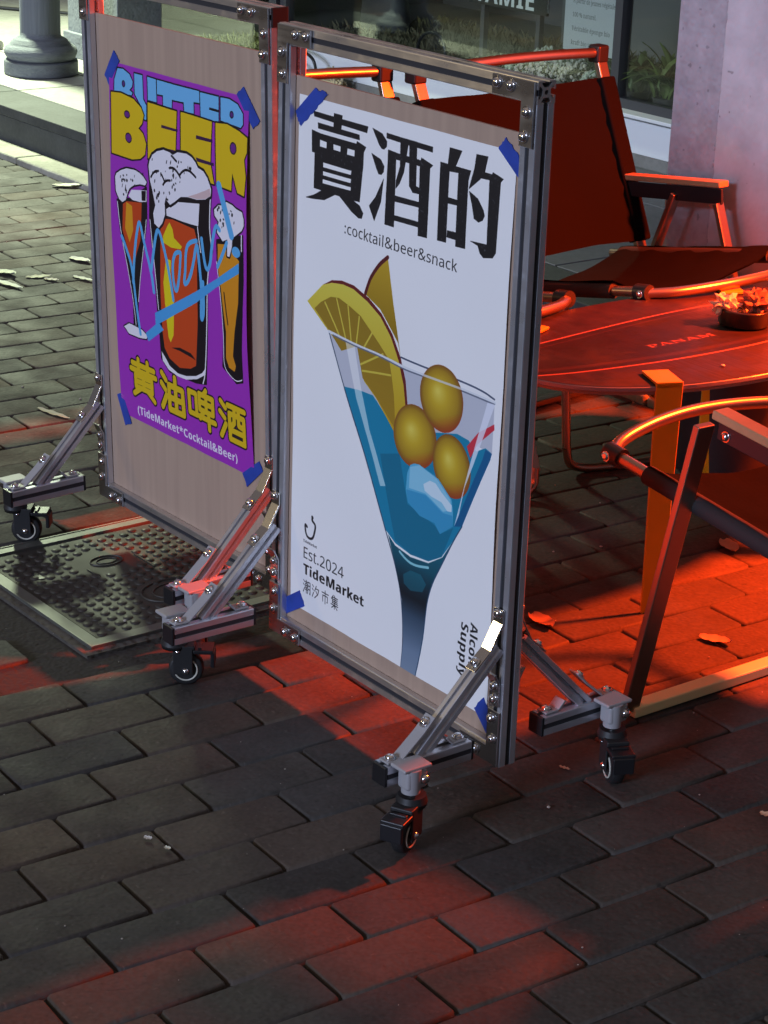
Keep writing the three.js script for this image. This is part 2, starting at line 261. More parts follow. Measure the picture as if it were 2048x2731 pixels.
// ------------------------------------------------------------------ manhole cover in the paving
{
  const m = thing('manhole_cover', 'square ribbed iron manhole cover with bright steel rim under the beer sign', 'manhole', [-0.444, 0, -0.014], 0.012);
  const iron = mat([.075, .073, .068], 0.6, 0.35, { map: tex(256, 256, (u, v) => { const k = 0.55 + 0.7 * (fbm(u, v, 5, 8, 5) - 0.35); return [k, k * .97, k * .92]; }), roughnessMap: tex(256, 256, (u, v) => 0.55 + 0.7 * fbm(u, v, 7, 18, 4)) });
  const rim = mat([.30, .32, .31], 0.5, 0.8, { map: iron.map }), cement = mat([.11, .10, .088], 1, 0, { map: kerbMat.map, bumpMap: stuccoBump, bumpScale: 0.006 });
  const S = 0.474, q = S / 2;
  part('cement_surround', [boxUV(box(0.512, 0.02, 0.022, 0, -0.011, q + 0.008), 1), boxUV(box(0.512, 0.02, 0.022, 0, -0.011, -q - 0.008), 1), boxUV(box(0.022, 0.02, 0.47, q + 0.008, -0.0112, 0), 1), boxUV(box(0.022, 0.02, 0.47, -q - 0.008, -0.0112, 0), 1)], cement, m);
  part('rim', [boxUV(box(S, 0.02, 0.024, 0, -0.006, q - 0.012), 1), boxUV(box(S, 0.02, 0.024, 0, -0.006, -q + 0.012), 1), boxUV(box(0.024, 0.02, S - 0.048, q - 0.012, -0.006, 0), 1), boxUV(box(0.024, 0.02, S - 0.048, -q + 0.012, -0.006, 0), 1), box(S + .004, 0.006, 0.003, 0, 0.0022, q), box(0.003, 0.006, S, q, 0.0022, 0), box(0.003, 0.006, S, -q, 0.0022, 0)], rim, m);
  const A = S - 0.056;
  part('plate', boxUV(box(A, 0.016, A, 0, -0.0075, 0, 0.002), 1), iron, m);
  const scales = [], inside = (x, z, cx, cz, rx, rz) => ((x - cx) / rx) ** 2 + ((z - cz) / rz) ** 2 < 1;
  for (let r = 0; r < 17; r++) for (let c = 0; c < 17; c++) {
    const x = -A / 2 + 0.016 + c * 0.0242 + (r % 2) * 0.0121, z = -A / 2 + 0.014 + r * 0.0242;
    if (x > A / 2 - 0.012 || inside(x, z, -0.085, 0.02, 0.055, 0.06) || inside(x, z, 0.10, -0.02, 0.05, 0.075)) continue;
    const g = new THREE.SphereGeometry(1, 8, 5, 0, Math.PI * 2, 0, Math.PI / 2).scale(0.0105, 0.0036, 0.0095); const p = g.attributes.position;
    for (let i = 0; i < p.count; i++) p.setY(i, Math.max(0, p.getY(i) * (0.75 + p.getX(i) * 55)));
    g.computeVertexNormals(); scales.push(g.rotateY(-0.7 + rr(-.08, .08)).translate(x, 0.0004, z));
  }
  part('tread_scales', scales, iron, m).userData.kind = 'stuff';
  const ring = (rx, rz, x, z, t) => new THREE.TorusGeometry(1, 0.04, 6, 40).rotateX(Math.PI / 2).scale(rx, t, rz).translate(x, 0.001, z);
  part('oval_emblem', [ring(0.05, 0.072, 0.10, -0.02, 0.06), ring(0.033, 0.05, 0.10, -0.02, 0.04), box(0.004, 0.003, 0.06, 0.1, 0.001, -0.02)], iron, m);
  part('raised_letter', [ring(0.022, 0.032, -0.085, 0.02, 0.06), ring(0.012, 0.02, -0.085, 0.02, 0.04)], iron, m);
  for (const [w, x, z] of [[.055, -.04, .07], [.08, .02, .10], [.07, -.05, -.04]]) part('raised_line', box(w, 0.003, 0.0035, x, 0.001, z), iron, m);
  part('lifting_slot', box(0.04, 0.004, 0.012, -0.09, 0.0, 0.16, 0.0015), blackPlastic, m);
}

// ------------------------------------------------------------------ rolling sign boards of slotted aluminium
function profile(s = 1) { // 30 mm T-slot section
  const side = [[-13.4, 15], [-4.1, 15], [-4.1, 12.8], [-8.2, 12.8], [-8.2, 11.2], [-4.2, 6.6], [4.2, 6.6], [8.2, 11.2], [8.2, 12.8], [4.1, 12.8], [4.1, 15], [13.4, 15], [14.6, 14.6]], pts = [];
  for (let k = 0; k < 4; k++) for (const [x, y] of side) { const a = -k * Math.PI / 2, c = Math.cos(a), n = Math.sin(a); pts.push([(x * c - y * n) * 0.001 * s, (x * n + y * c) * 0.001 * s]); }
  const sh = shapeOf(pts); const hole = new THREE.Path(); hole.absarc(0, 0, 0.0034 * s, 0, Math.PI * 2, true); sh.holes.push(hole);
  return sh;
}
const P30 = profile(), P22 = profile(0.72);
function slot(sh, len) { return boxUV(new THREE.ExtrudeGeometry(sh, { depth: len, bevelEnabled: false, curveSegments: 8 }), 4); } // along +z from 0
const railX = (len, x, y, z) => slot(P30, len).rotateY(Math.PI / 2).translate(x, y, z), postY = (len, x, y, z) => slot(P30, len).rotateX(-Math.PI / 2).translate(x, y, z);
function slotBetween(sh, a, b) { const A = V(...a), B = V(...b), L = A.distanceTo(B); return slot(sh, L).applyMatrix4(new THREE.Matrix4().lookAt(B, A, V(1, 0, 0)).setPosition(A)); }
const boltGeo = merge([lathe([[0.0001, .0058], [.003, .0055], [.0056, .004], [.0066, .0018], [.0068, 0]], 14).rotateX(Math.PI / 2), new THREE.CylinderGeometry(.0085, .0085, .0014, 14).rotateX(Math.PI / 2)]);
function bolt(parent, x, y, z, rx = 0, ry = 0) { const o = new THREE.Mesh(boltGeo, chrome); o.name = 'bolt'; o.position.set(x, y, z); o.rotation.set(rx, ry, 0); parent.add(o); }
const W = 0.589, Hh = 0.978, Zc = -0.015;
function cornerPlate(b, x, y, sx, sy) { // L plate with four dome bolts
  const a = 0.0855, w = 0.0262, sh = shapeOf([[0, 0], [a, 0], [a, -w], [w, -w], [w, -a], [0, -a]].map(([u, v]) => [x + u * sx, y + v * sy]));
  const p = part('corner_plate', extrude(sh, 0.0042, 0.0009), steel, b); p.position.z = 0.0003;
  for (const [u, v] of [[.074, .0105], [.047, .011], [.0125, .040], [.0165, .072]]) bolt(p, x + u * sx, y - v * sy, 0.005);
}
const bentPlate = (pts, x, w, t) => merge(pts.slice(1).map((q, i) => { const [z0, y0] = pts[i], [z1, y1] = q, L = Math.hypot(z1 - z0, y1 - y0) + t * 0.6, a = Math.atan2(z1 - z0, y1 - y0); return new RoundedBoxGeometry(w, L, t, 2, t * .3).rotateX(a).translate(x, (y0 + y1) / 2, (z0 + z1) / 2); }));
function caster(b, x, z, turn, label) {
  const c = sub('caster', b); c.position.set(x, -0.063, z); if (label) c.userData.label = label;
  part('mount', [box(0.026, 0.032, 0.036, 0, 0.107, 0, 0.006), cyl(0.0145, 0.0135, 0.036, 20, 0.002, 0.104, 0.004), box(0.034, 0.006, 0.048, -0.004, 0.1235, 0, 0.0025)], castGrey, c);
  bolt(c, 0.0135, 0.106, -0.011, 0, Math.PI / 2);
  part('stem', cyl(0.006, 0.006, 0.014, 12, 0, 0.083, 0), chrome, c);
  const trail = (name, g, m) => { part(name, g, m, c).rotation.y = turn; };
  const f = 0.019, r = 0.0285; // the wheel trails behind the stem
  trail('fork', [cyl(0.02, 0.0225, 0.010, 20, 0, 0.0755, 0), lathe([[.0225, .0705], [.021, .064], [.0, .063]], 20), box(0.0035, 0.05, 0.032, 0.0155, 0.047, -f * .75, 0.0015), box(0.0035, 0.05, 0.032, -0.0155, 0.047, -f * .75, 0.0015), box(0.034, 0.007, 0.044, 0, 0.0685, -f * .6, 0.002)], rubber);
  trail('wheel', lathe([[.006, -.0105], [.024, -.0105], [.0278, -.0065], [.0285, 0], [.0278, .0065], [.024, .0105], [.006, .0105]], 36).rotateZ(Math.PI / 2).translate(0, r, -f), rubber);
  for (const s of [-1, 1]) {
    trail('hub_ring', new THREE.TorusGeometry(.0182, .0014, 8, 36).rotateY(Math.PI / 2).translate(.0112 * s, r, -f), mat([.55, .53, .45], .5));
    trail('axle_bolt', lathe([[.0001, .004], [.004, .003], [.0055, 0]], 12).rotateZ(-s * Math.PI / 2).translate(.0175 * s, r, -f), chrome);
  }
  trail('rivet', lathe([[.0001, .003], [.003, .002], [.004, 0]], 10).rotateZ(-Math.PI / 2).translate(.0173, .062, -f * .3), chrome);
  trail('brake_pedal', [box(0.036, 0.007, 0.032, 0, 0.062, -f - .028, 0.002), box(0.033, 0.026, 0.007, 0, 0.048, -f - .043, 0.002), box(.026, .003, .006, 0, .0668, -f - .022, .001)], blackPlastic);
  return c;
}
function castLeg(b, x, dir, side, turn) { // a foot bar with its brace, brackets and caster, in front of (dir 1) or behind (-1) a post
  const z0 = dir > 0 ? 0 : -0.03, z = (d) => z0 + dir * d, f = part('foot_bar', slot(P30, 0.148).translate(x, 0.042, dir > 0 ? 0.053 : -0.03 - 0.201), alu, b);
  for (const s of [-1, 1]) part('slot_shade_and_cover', box(.0016, .0082, .146, x + s * .0130, .042, dir > 0 ? .127 : -.157), slotShade, f);
  for (const d of [0.0505, 0.2035]) part('end_cap', box(0.03, 0.03, 0.005, x, 0.042, z(d), 0.0015), blackPlastic, f);
  part('brace', slotBetween(P22, [x, 0.0525, z(0.1405)], [x, 0.187, z(0.0065)]), alu, b);
  const br = part('bracket', bentPlate([[z(.003), .243], [z(.003), .2225], [z(.0225), .186], [z(.050), .1615]], x, 0.021, 0.0032), plateSteel, b);
  bolt(br, x, .237, z(.0055), dir > 0 ? 0 : Math.PI); bolt(br, x, .172, z(.043), dir > 0 ? -Math.PI / 4 : -Math.PI * .75);
  const b2 = part('bracket', bentPlate([[z(.197), .0595], [z(.172), .0595], [z(.137), .0885], [z(.118), .108]], x, 0.021, 0.0032), castGrey, b);
  bolt(b2, x, .062, z(.187), -Math.PI / 2); bolt(b2, x, .1015, z(.1285), dir > 0 ? -Math.PI / 4 : -Math.PI * .75);
  const b3 = part('bracket', bentPlate([[z(.060), .0595], [z(.083), .0595], [z(.0945), .071]], x, 0.021, 0.0032), castGrey, b); bolt(b3, x, .062, z(.067), -Math.PI / 2);
  const b4 = part('bracket', bentPlate([[z(.003), .095], [z(.003), .128], [z(.012), .146]], x, 0.021, 0.0032), steel, b); bolt(b4, x, .105, z(.0055), dir > 0 ? 0 : Math.PI); bolt(b4, x, .125, z(.0055), dir > 0 ? 0 : Math.PI);
  caster(b, x + side * 0.0335, z(0.172), turn);
}
function signBoard(label, pos, rot) {
  const b = thing('sign_board', label, 'sign board', pos, 0); b.rotation.set(...rot, 'YXZ');
  part('post', postY(Hh - 0.03, 0.015, 0, Zc), alu, b); part('post', postY(Hh - 0.03, W - 0.015, 0, Zc), alu, b);
  part('rail', railX(W, 0, Hh - 0.015, Zc), aluX, b); part('rail', railX(W - 0.06, 0.03, 0.015, Zc), aluX, b);
  for (const [x, sx] of [[0.015, -1], [W - 0.015, 1]]) { // dark strips stand in for shade in the open slots; outer sides are covers
    part('slot_shade_and_cover', box(0.0082, Hh - 0.03, 0.002, x, (Hh - 0.03) / 2, -0.0028), slotShade, b); part('slot_shade_and_cover', box(0.0016, Hh - 0.03, 0.0082, x + sx * 0.0132, (Hh - 0.03) / 2, Zc), rubber, b);
  }
  for (const y of [0.015, Hh - 0.015]) { const w = y < .1 ? W - .06 : W - .002; part('slot_shade_and_cover', box(w, 0.0082, 0.002, W / 2, y, -0.0028), slotShade, b); if (y > .1) part('slot_shade_and_cover', box(w, 0.002, 0.0082, W / 2, y + .0122, Zc), slotShade, b); }
  part('panel', boxUV(box(W - 0.044, 0.887, 0.005, W / 2, 0.4605, Zc, 0.0006), 1.6, rnd(), rnd()), ply, b);
  cornerPlate(b, 0.0015, Hh - 0.001, 1, 1); cornerPlate(b, W - 0.0015, Hh - 0.001, -1, 1);
  cornerPlate(b, 0.0015, 0.001, 1, -1); cornerPlate(b, W - 0.0015, 0.001, -1, -1);
  return b;
}
const signB = signBoard('rolling aluminium sign frame holding the white cocktail poster', [0, 0.063, 0], [0, 0, 0]);
castLeg(signB, W - 0.015, 1, 1, -2.67); castLeg(signB, W - 0.015, -1, 1, -2.02); castLeg(signB, 0.015, 1, -1, -0.64); castLeg(signB, 0.015, -1, -1, 2.0);
const signA = signBoard('rolling aluminium sign frame holding the purple beer poster', [-0.6908, 0.0655, -0.0746], [0.026, 0.0116, 0.0048]);
castLeg(signA, 0.015, 1, -1, -0.7); castLeg(signA, 0.015, -1, -1, 2.2); castLeg(signA, W - 0.015, 1, 1, 1.4); castLeg(signA, W - 0.015, -1, 1, -2);
part('end_cap', box(0.004, 0.03, 0.03, W + 0.002, Hh - 0.015, Zc, 0.001), blackPlastic, signA);
const PRINT_B = [
['ink','#17171d',[37,20,172,21,170,30,39,27]],
['ink','#17171d',[89,15,110,15,108,38,89,38]],
['ink','#17171d',[49,35,152,36,153,43,50,43]],
['ink','#17171d',[34,48,56,50,146,50,147,46,169,51,164,59,164,79,140,81,36,80]],
['ink','#17171d',[43,81,164,80,163,88,159,132,138,133,43,133]],
['ink','#17171d',[66,132,98,133,71,146,40,150,23,151,43,144]],
['ink','#17171d',[109,133,139,132,160,138,169,147,166,155,158,156,140,150]],
['ink','#17171d',[183,21,207,25,219,34,219,41,213,46,207,46,200,41]],
['ink','#17171d',[183,57,206,62,215,70,214,78,209,83,202,83,196,76]],
['ink','#17171d',[215,88,211,122,197,152,183,133,197,118]],
['ink','#17171d',[218,22,323,24,323,31,218,29]],
['ink','#17171d',[223,45,242,46,243,152,222,152]],
['ink','#17171d',[223,46,301,47,302,55,224,55]],
['ink','#17171d',[299,43,325,49,319,54,319,152,298,153,296,52]],
['ink','#17171d',[242,107,297,106,297,113,241,115]],
['ink','#17171d',[243,135,297,134,297,141,243,142]],
['ink','#17171d',[251,23,270,23,261,70,252,88,244,96,244,85,252,64]],
['ink','#17171d',[271,23,288,23,289,85,300,86,299,94,282,95,274,87]],
['ink','#17171d',[361,18,388,18,376,41,359,41]],
['ink','#17171d',[342,41,363,41,363,149,343,150]],
['ink','#17171d',[343,41,385,41,409,41,406,47,344,51]],
['ink','#17171d',[383,42,409,41,405,55,405,149,384,150]],
['ink','#17171d',[364,86,384,86,383,93,363,94]],
['ink','#17171d',[365,132,384,131,384,141,364,141]],
['ink','#17171d',[419,17,443,16,438,38,429,49,407,66,416,38]],
['ink','#17171d',[428,38,452,38,451,46,428,47]],
['ink','#17171d',[455,35,477,40,472,45,471,141,465,149,445,153,437,148,432,139,416,136,451,134,449,45]],
['ink','#17171d',[408,69,427,76,440,89,443,96,439,103,431,107,421,104,416,88]],
['fill','#ffffff',[56,59,73,60,73,69,56,69]],
['fill','#ffffff',[90,60,108,60,108,68,91,68]],
['fill','#ffffff',[125,60,142,60,142,69,124,69]],
['fill','#ffffff',[66,91,136,91,135,97,66,98]],
['fill','#ffffff',[66,104,136,103,135,109,66,110]],
['fill','#ffffff',[66,116,136,115,136,120,66,122]],
['fill','#c9ccd8',[91,343,149,347,216,347,277,350,327,349,412,347,486,348,487,421,436,418,410,414,263,451,206,415,136,418]],
['fill','#0f87ad',[136,418,170,414,206,413,263,451,410,414,436,416,454,427,473,417,484,420,485,430,429,548,411,575,385,610,355,627,312,631,275,625,251,611]],
['fill','#0b7394',[230,497,277,483,300,555,365,567,379,576,409,557,385,610,355,627,312,631,274,620]],
['gradv:#c9a52a:#8d6d14',null,[182,264,190,243,203,225,217,210,233,198,250,263,273,339,265,318,219,278]],
['line:6','#5b1a1f',[182,264,190,243,203,225,217,210,233,198]],
['fill','#6d1f22',[72,275,95,263,120,258,152,258,191,268,223,284,251,309,273,339,287,369,293,403,291,432,282,457,210,357]],
['gradv:#e0d352:#c9a01e',null,[34,309,72,275,95,267,124,263,152,264,188,274,220,289,247,314,267,343,282,377,288,407,282,455,263,455,213,415,184,397,164,348,125,365,114,356,89,342]],
['gradv:#9a7d22:#a98420',null,[53,316,68,303,93,289,114,286,143,292,172,300,197,316,222,333,244,349,250,368,258,398,265,450,212,413,180,393,164,348,125,365,89,340]],
['line:3.2','#d9c64a',[79,301,120,345]],
['line:3.2','#d9c64a',[108,289,135,344]],
['line:3.2','#d9c64a',[138,292,149,345]],
['line:3.2','#d9c64a',[168,302,162,346]],
['line:3.2','#d9c64a',[201,318,181,346]],
['line:3.2','#d9c64a',[228,344,175,373]],
['line:3.2','#d9c64a',[248,371,179,382]],
['fill','rgba(255,255,255,.62)',[135,349,158,349,177,409,201,468,247,543,234,547,167,429]],
['line:2.4','#3b4d66',[91,343,142,430,189,504,251,611,277,660,294,710,300,776,296,821]],
['line:4.5','#e8ecf2',[91,343,149,347,216,347,277,350,327,349,412,347,486,348]],
['line:2.2','#6c7488',[102,346,149,349,216,349,278,353,327,351,412,349,486,350]],
['line:2.6','#4a5570',[273,337,333,337,419,336,462,338,485,343]],
['fill','#d6374a',[433,426,456,399,488,378,489,386,456,416,442,441]],
['olive',null,[312,447,331,491,364,443]],
['olive',null,[400,466,416,510,444,461]],
['olive',null,[371,373,390,418,420,369]],
['line:3.4','rgba(225,228,236,.8)',[327,349,412,347]],
['fill','rgba(238,242,255,.85)',[471,351,487,350,454,437,432,489,417,549,411,554,421,521]],
['fill','#0c5f92',[473,419,487,421,484,432,429,548,411,554,439,497,468,435]],
['fill','#5cb6dc',[297,507,303,493,312,488,324,486,370,494,403,515,407,530,408,555,379,576,365,564,329,564,301,552,295,533]],
['fill','#3a9dcb',[296,533,341,528,384,542,406,539,408,555,379,576,365,564,329,564,301,552]],
['fill','#8fd0ea',[303,496,324,487,367,495,400,516,404,531,384,540,341,526,302,529]],
['fill','#d5ecf8',[335,513,350,503,364,503,379,512,404,524,404,534,394,536,380,527,355,526,339,522]],
['stem',null,[257,616,275,629,312,635,355,630,387,610,411,575,386,622,366,658,355,695,350,752,333,821,296,821,300,776,294,710,277,660]],
['line:4','#8fd3df',[286,635,301,643,323,645,355,637]],
['fill','rgba(30,120,140,.55)',[296,668,313,656,338,654,352,665,344,680,315,688,298,682]],
['line:2','#2a4f70',[429,548,411,575,386,622,366,658,355,695,350,752,333,821]],
['line:4.2','#1b1b22',[57,654,60,654,57,657,58,661,64,663,67,667,65,677,61,689,53,693,44,691,40,684,38,671,44,675]],
];
const PRINT_A = [
['out:2.6','#74bdf0',[29,9,48,8,69,14,80,25,78,34,69,41,80,44,76,49,17,51,18,29]],
['out:2.6','#74bdf0',[85,10,111,10,114,50,124,59,124,84,118,84,109,64,87,45]],
['out:2.6','#74bdf0',[127,10,154,11,157,49,129,49]],
['out:2.6','#74bdf0',[157,11,290,11,292,30,273,31,274,50,245,51,243,36,207,37,207,51,179,51,178,34,158,35]],
['out:2.6','#74bdf0',[292,12,349,11,351,52,296,51]],
['out:2.6','#74bdf0',[355,11,380,10,404,15,420,28,421,45,415,51,357,48]],
['fill','#15121c',[322,32,350,32,350,36,322,36]],
['hole','#5a2a80',[49,33,54,32,49,38]],
['hole','#5a2a80',[388,34,393,33,389,39]],
['out:2.8','#e6c31c',[6,53,41,50,83,54,107,65,116,77,111,92,99,102,114,109,124,125,120,144,104,154,76,160,5,160]],
['out:2.8','#e6c31c',[128,53,222,54,219,121,130,149]],
['out:2.8','#e6c31c',[234,53,331,54,328,122,339,156,288,153,235,128]],
['out:2.8','#e6c31c',[342,54,376,51,412,57,435,64,435,87,428,100,434,127,430,159,410,157,394,128,391,157,346,156]],
['fill','#3a1747',[174,84,225,84,225,88,174,89]],
['fill','#3a1747',[174,122,225,120,225,124,174,127]],
['fill','#3a1747',[282,84,333,83,334,88,282,90]],
['fill','#3a1747',[282,121,338,121,338,126,286,127]],
['hole','#6d2a8a',[61,84,70,83,61,90]],
['hole','#6d2a8a',[65,124,75,123,65,132]],
['hole','#6d2a8a',[395,87,404,86,396,96]],
['out:2','#17121a',[22,241,64,232,123,201,122,257,109,316,84,417,76,466,63,469,66,421,55,365,32,294]],
['fill','#c9471c',[42,239,74,235,105,231,99,299,73,352,61,335,39,292]],
['fill','#e2a021',[53,239,72,243,75,285,63,310,48,287]],
['fill','#f1eef6',[60,227,71,214,123,206,122,226,99,231,74,232]],
['fill','#15121c',[105,210,121,207,119,225,105,227]],
['line:2.2','#f3f1f8',[23,244,32,294,55,365,69,432,71,467]],
['line:2','#f3f1f8',[120,258,109,316,86,413]],
['out:2.2','#f1eef6',[26,473,45,463,67,463,92,464,110,471,105,478,79,482,43,483]],
['out:3','#f1eef6',[16,201,20,194,35,186,55,179,83,177,98,179,112,183,124,191,119,198,100,199,79,205,66,212,59,220,51,236,40,242,29,238,24,233,18,225]],
['spots','20',[26,191,114,179,46,235]],
['out:3','#17121a',[136,187,329,179,326,228,335,269,320,308,311,401,300,510,267,516,181,518,155,501,155,453,151,401,147,327,138,291,133,255]],
['fill','#cf4a1c',[174,245,208,240,281,242,293,267,288,297,280,409,270,486,252,496,217,503,184,494,168,479,164,451,162,380,164,323,167,267]],
['fill','#e9d51e',[198,247,208,257,212,272,239,281,234,287,200,291,174,287,175,276,189,257]],
['fill','#e9d51e',[182,314,199,314,196,335,206,383,204,427,202,447,191,463,184,455,178,414,172,359]],
['fill','#17121a',[193,472,221,465,255,467,270,476,254,474,220,471]],
['fill','#f1eef6',[187,227,222,207,296,196,293,235,242,237,188,237]],
['line:3','#f3f1f8',[328,182,324,227,335,269,320,308,310,401,299,495,290,513]],
['line:2.6','#f3f1f8',[291,237,295,259,300,278]],
['line:2.2','#f3f1f8',[133,255,138,291,147,345,154,412]],
['fill','#f1eef6',[155,488,166,495,182,508,209,515,237,513,268,505,289,494,302,481,299,495,271,510,236,520,208,521,178,517,158,505]],
['out:4.5','#f1eef6',[132,161,135,152,145,140,161,131,182,125,201,126,211,129,225,122,252,120,269,123,282,130,289,137,307,140,319,149,330,165,329,177,313,186,288,191,259,192,236,196,217,208,202,216,192,211,191,202,185,216,185,236,174,254,162,264,148,259,145,242,153,226,145,204,136,185]],
['fill','#d9bdbd',[326,165,329,177,313,185,288,190,259,191,285,182,313,171]],
['line:4.2','#15121c',[201,153,212,149,229,158,234,163]],
['line:4.2','#15121c',[232,160,242,149,262,146,283,154]],
['line:4.2','#15121c',[140,179,149,168,166,164]],
['line:4.2','#15121c',[177,169,186,178]],
['line:4.2','#15121c',[181,185,189,176,203,174]],
['line:4.2','#15121c',[207,131,222,138]],
['spots','42',[138,139,316,133,154,240]],
['out:2','#17121a',[348,248,426,225,427,302,423,374,418,425,417,477,397,484,357,465,366,401,359,326,351,292]],
['fill','#dd9320',[351,253,377,249,415,269,413,341,404,379,400,393,391,438,398,454,393,465,376,462,368,447,373,400,361,326,352,292]],
['line:2','#f3f1f8',[348,284,360,335,365,407,359,463,375,475,397,482,415,474]],
['line:3','#f3f1f8',[422,225,422,251]],
['line:3','#17121a',[371,332,380,385]],
['out:2.8','#f1eef6',[339,198,352,188,364,186,376,178,395,180,407,184,424,186,429,197,429,208,423,217,395,235,394,249,387,268,380,268,380,240,366,246,348,234,353,216,341,208]],
['spots','20',[348,192,426,188,364,238]],
['line:8','#5fb2ea',[36,304,55,329,70,358,76,419,85,473]],
['line:8','#5fb2ea',[70,381,79,322,88,283,96,261,110,297,135,348,141,383]],
['line:8','#5fb2ea',[135,344,147,289,160,261,179,301,196,353,204,383]],
['line:8','#5fb2ea',[233,293,217,293,204,314,204,348,215,371,226,337,233,297]],
['line:8','#5fb2ea',[287,261,267,266,252,282,248,323,240,349,258,338,276,304,289,259,294,295,299,340,290,404,303,385,304,329]],
['line:8','#5fb2ea',[303,254,309,288,318,308,330,291,334,255,344,221,356,229]],
['line:8','#5fb2ea',[378,246,365,271,351,292]],
['line:15','#5fb2ea',[353,155,373,194,392,231]],
['hole','#5fb2ea',[406,256,418,253,406,265]],
['fill','#4fa6e6',[141,421,193,395,277,352,347,314,414,273,415,290,346,329,277,372,155,437,168,446,112,481,104,467,141,442]],
];

// ------------------------------------------------------------------ posters: their print is drawn flat, in millimetres of the sheet
const CJK = { // strokes on a 10 x 10 grid
  huang: [[1, 1.5, 9, 1.5], [3.3, 0, 3.3, 3], [6.7, 0, 6.7, 3], [.4, 3.2, 9.6, 3.2], [2, 4.5, 8, 4.5, 8, 7.7, 2, 7.7, 2, 4.5], [2, 6.1, 8, 6.1], [5, 3.2, 5, 7.7], [3.5, 8, 1.2, 9.8], [6.5, 8, 8.8, 9.8]],
  you: [[.6, .6, 2.3, 2], [.2, 3.4, 1.9, 4.7], [.3, 9.7, 2.3, 6.2], [3.6, 3, 9.5, 3, 9.5, 9.5, 3.6, 9.5, 3.6, 3], [6.5, .4, 6.5, 9.5], [3.6, 6.2, 9.5, 6.2]],
  pi: [[.4, 2, 3, 2, 3, 7.6, .4, 7.6, .4, 2], [6.9, 0, 5.9, 1.4], [4.3, 1.5, 9.3, 1.5, 9.3, 5.6, 4.3, 5.6, 4.3, 1.5], [4.3, 3.5, 9.3, 3.5], [6.8, 1.5, 6.8, 5.6], [6, 5.6, 4.2, 7.9], [3.8, 7.5, 9.9, 7.5], [7.6, 6, 7.6, 10]],
  jiu: [[.6, .6, 2.3, 2], [.2, 3.4, 1.9, 4.7], [.3, 9.7, 2.3, 6.2], [3.3, 1, 9.8, 1], [3.8, 3, 9.4, 3, 9.4, 9.6, 3.8, 9.6, 3.8, 3], [5.8, 1, 5.6, 5, 4.6, 6], [7.4, 1, 7.4, 5.2, 8.6, 5.4], [3.8, 7.2, 9.4, 7.2]],
  chao: [[.4, .6, 1.8, 1.8], [0, 3.4, 1.5, 4.5], [.1, 9.6, 1.9, 6], [2.8, 1.2, 5.6, 1.2], [4.2, 0, 4.2, 2.6], [3, 2.6, 5.3, 2.6, 5.3, 5.8, 3, 5.8, 3, 2.6], [3, 4.2, 5.3, 4.2], [2.7, 7.2, 5.7, 7.2], [4.2, 5.8, 4.2, 9.9], [6.5, .8, 6.5, 7, 5.8, 9.8], [6.5, .8, 9.5, .8, 9.5, 9.6, 8.6, 9.2], [6.5, 3.5, 9.5, 3.5], [6.5, 6.1, 9.5, 6.1]],
  xi: [[.4, .6, 1.8, 1.8], [0, 3.4, 1.5, 4.5], [.1, 9.6, 1.9, 6], [5.6, .3, 3.4, 4.6], [5, 2.4, 9, 2.4, 7.6, 6.2, 3.4, 9.8], [5.3, 4.4, 6.9, 6.2]],
  shi: [[5, 0, 5, 1.8], [.6, 2.1, 9.4, 2.1], [1.9, 8.8, 1.9, 4.1, 8.1, 4.1, 8.1, 8.4, 7.2, 8.4], [5, 2.1, 5, 10]],
  ji: [[3.4, 0, 1, 3], [2.3, 1.8, 2.3, 6], [4.9, 0, 5.7, 1.3], [2.3, 1.5, 9.2, 1.5], [2.3, 2.9, 8.8, 2.9], [2.3, 4.3, 8.8, 4.3], [2.3, 5.7, 9.3, 5.7], [5.7, 1.5, 5.7, 5.7], [.4, 7.2, 9.6, 7.2], [5, 5.7, 5, 10], [5, 7.2, 1.4, 9.7], [5, 7.2, 8.7, 9.7]],
};
function canvasOf(wmm, hmm, k, bg) {
  const c = document.createElement('canvas'); c.width = Math.round(wmm * k); c.height = Math.round(hmm * k);
  const x = c.getContext('2d'); x.scale(k, k); x.fillStyle = bg; x.fillRect(0, 0, wmm, hmm); x.lineJoin = 'round'; x.lineCap = 'round'; return [c, x];
}
const path = (x, p, close = true) => { x.beginPath(); x.moveTo(p[0], p[1]); for (let i = 2; i < p.length; i += 2) x.lineTo(p[i], p[i + 1]); if (close) x.closePath(); };
const curve = (x, p) => { x.beginPath(); x.moveTo(p[0], p[1]); for (let i = 2; i < p.length - 2; i += 2) x.quadraticCurveTo(p[i], p[i + 1], (p[i] + p[i + 2]) / 2, (p[i + 1] + p[i + 3]) / 2); x.lineTo(p[p.length - 2], p[p.length - 1]); };
const blob = (x, p) => { const n = p.length / 2, P = (i) => [p[((i % n) + n) % n * 2], p[((i % n) + n) % n * 2 + 1]]; x.beginPath(); const m = (i) => [(P(i)[0] + P(i + 1)[0]) / 2, (P(i)[1] + P(i + 1)[1]) / 2]; x.moveTo(...m(-1)); for (let i = 0; i < n; i++) { const a = P(i), b = m(i); x.quadraticCurveTo(a[0], a[1], b[0], b[1]); } x.closePath(); };
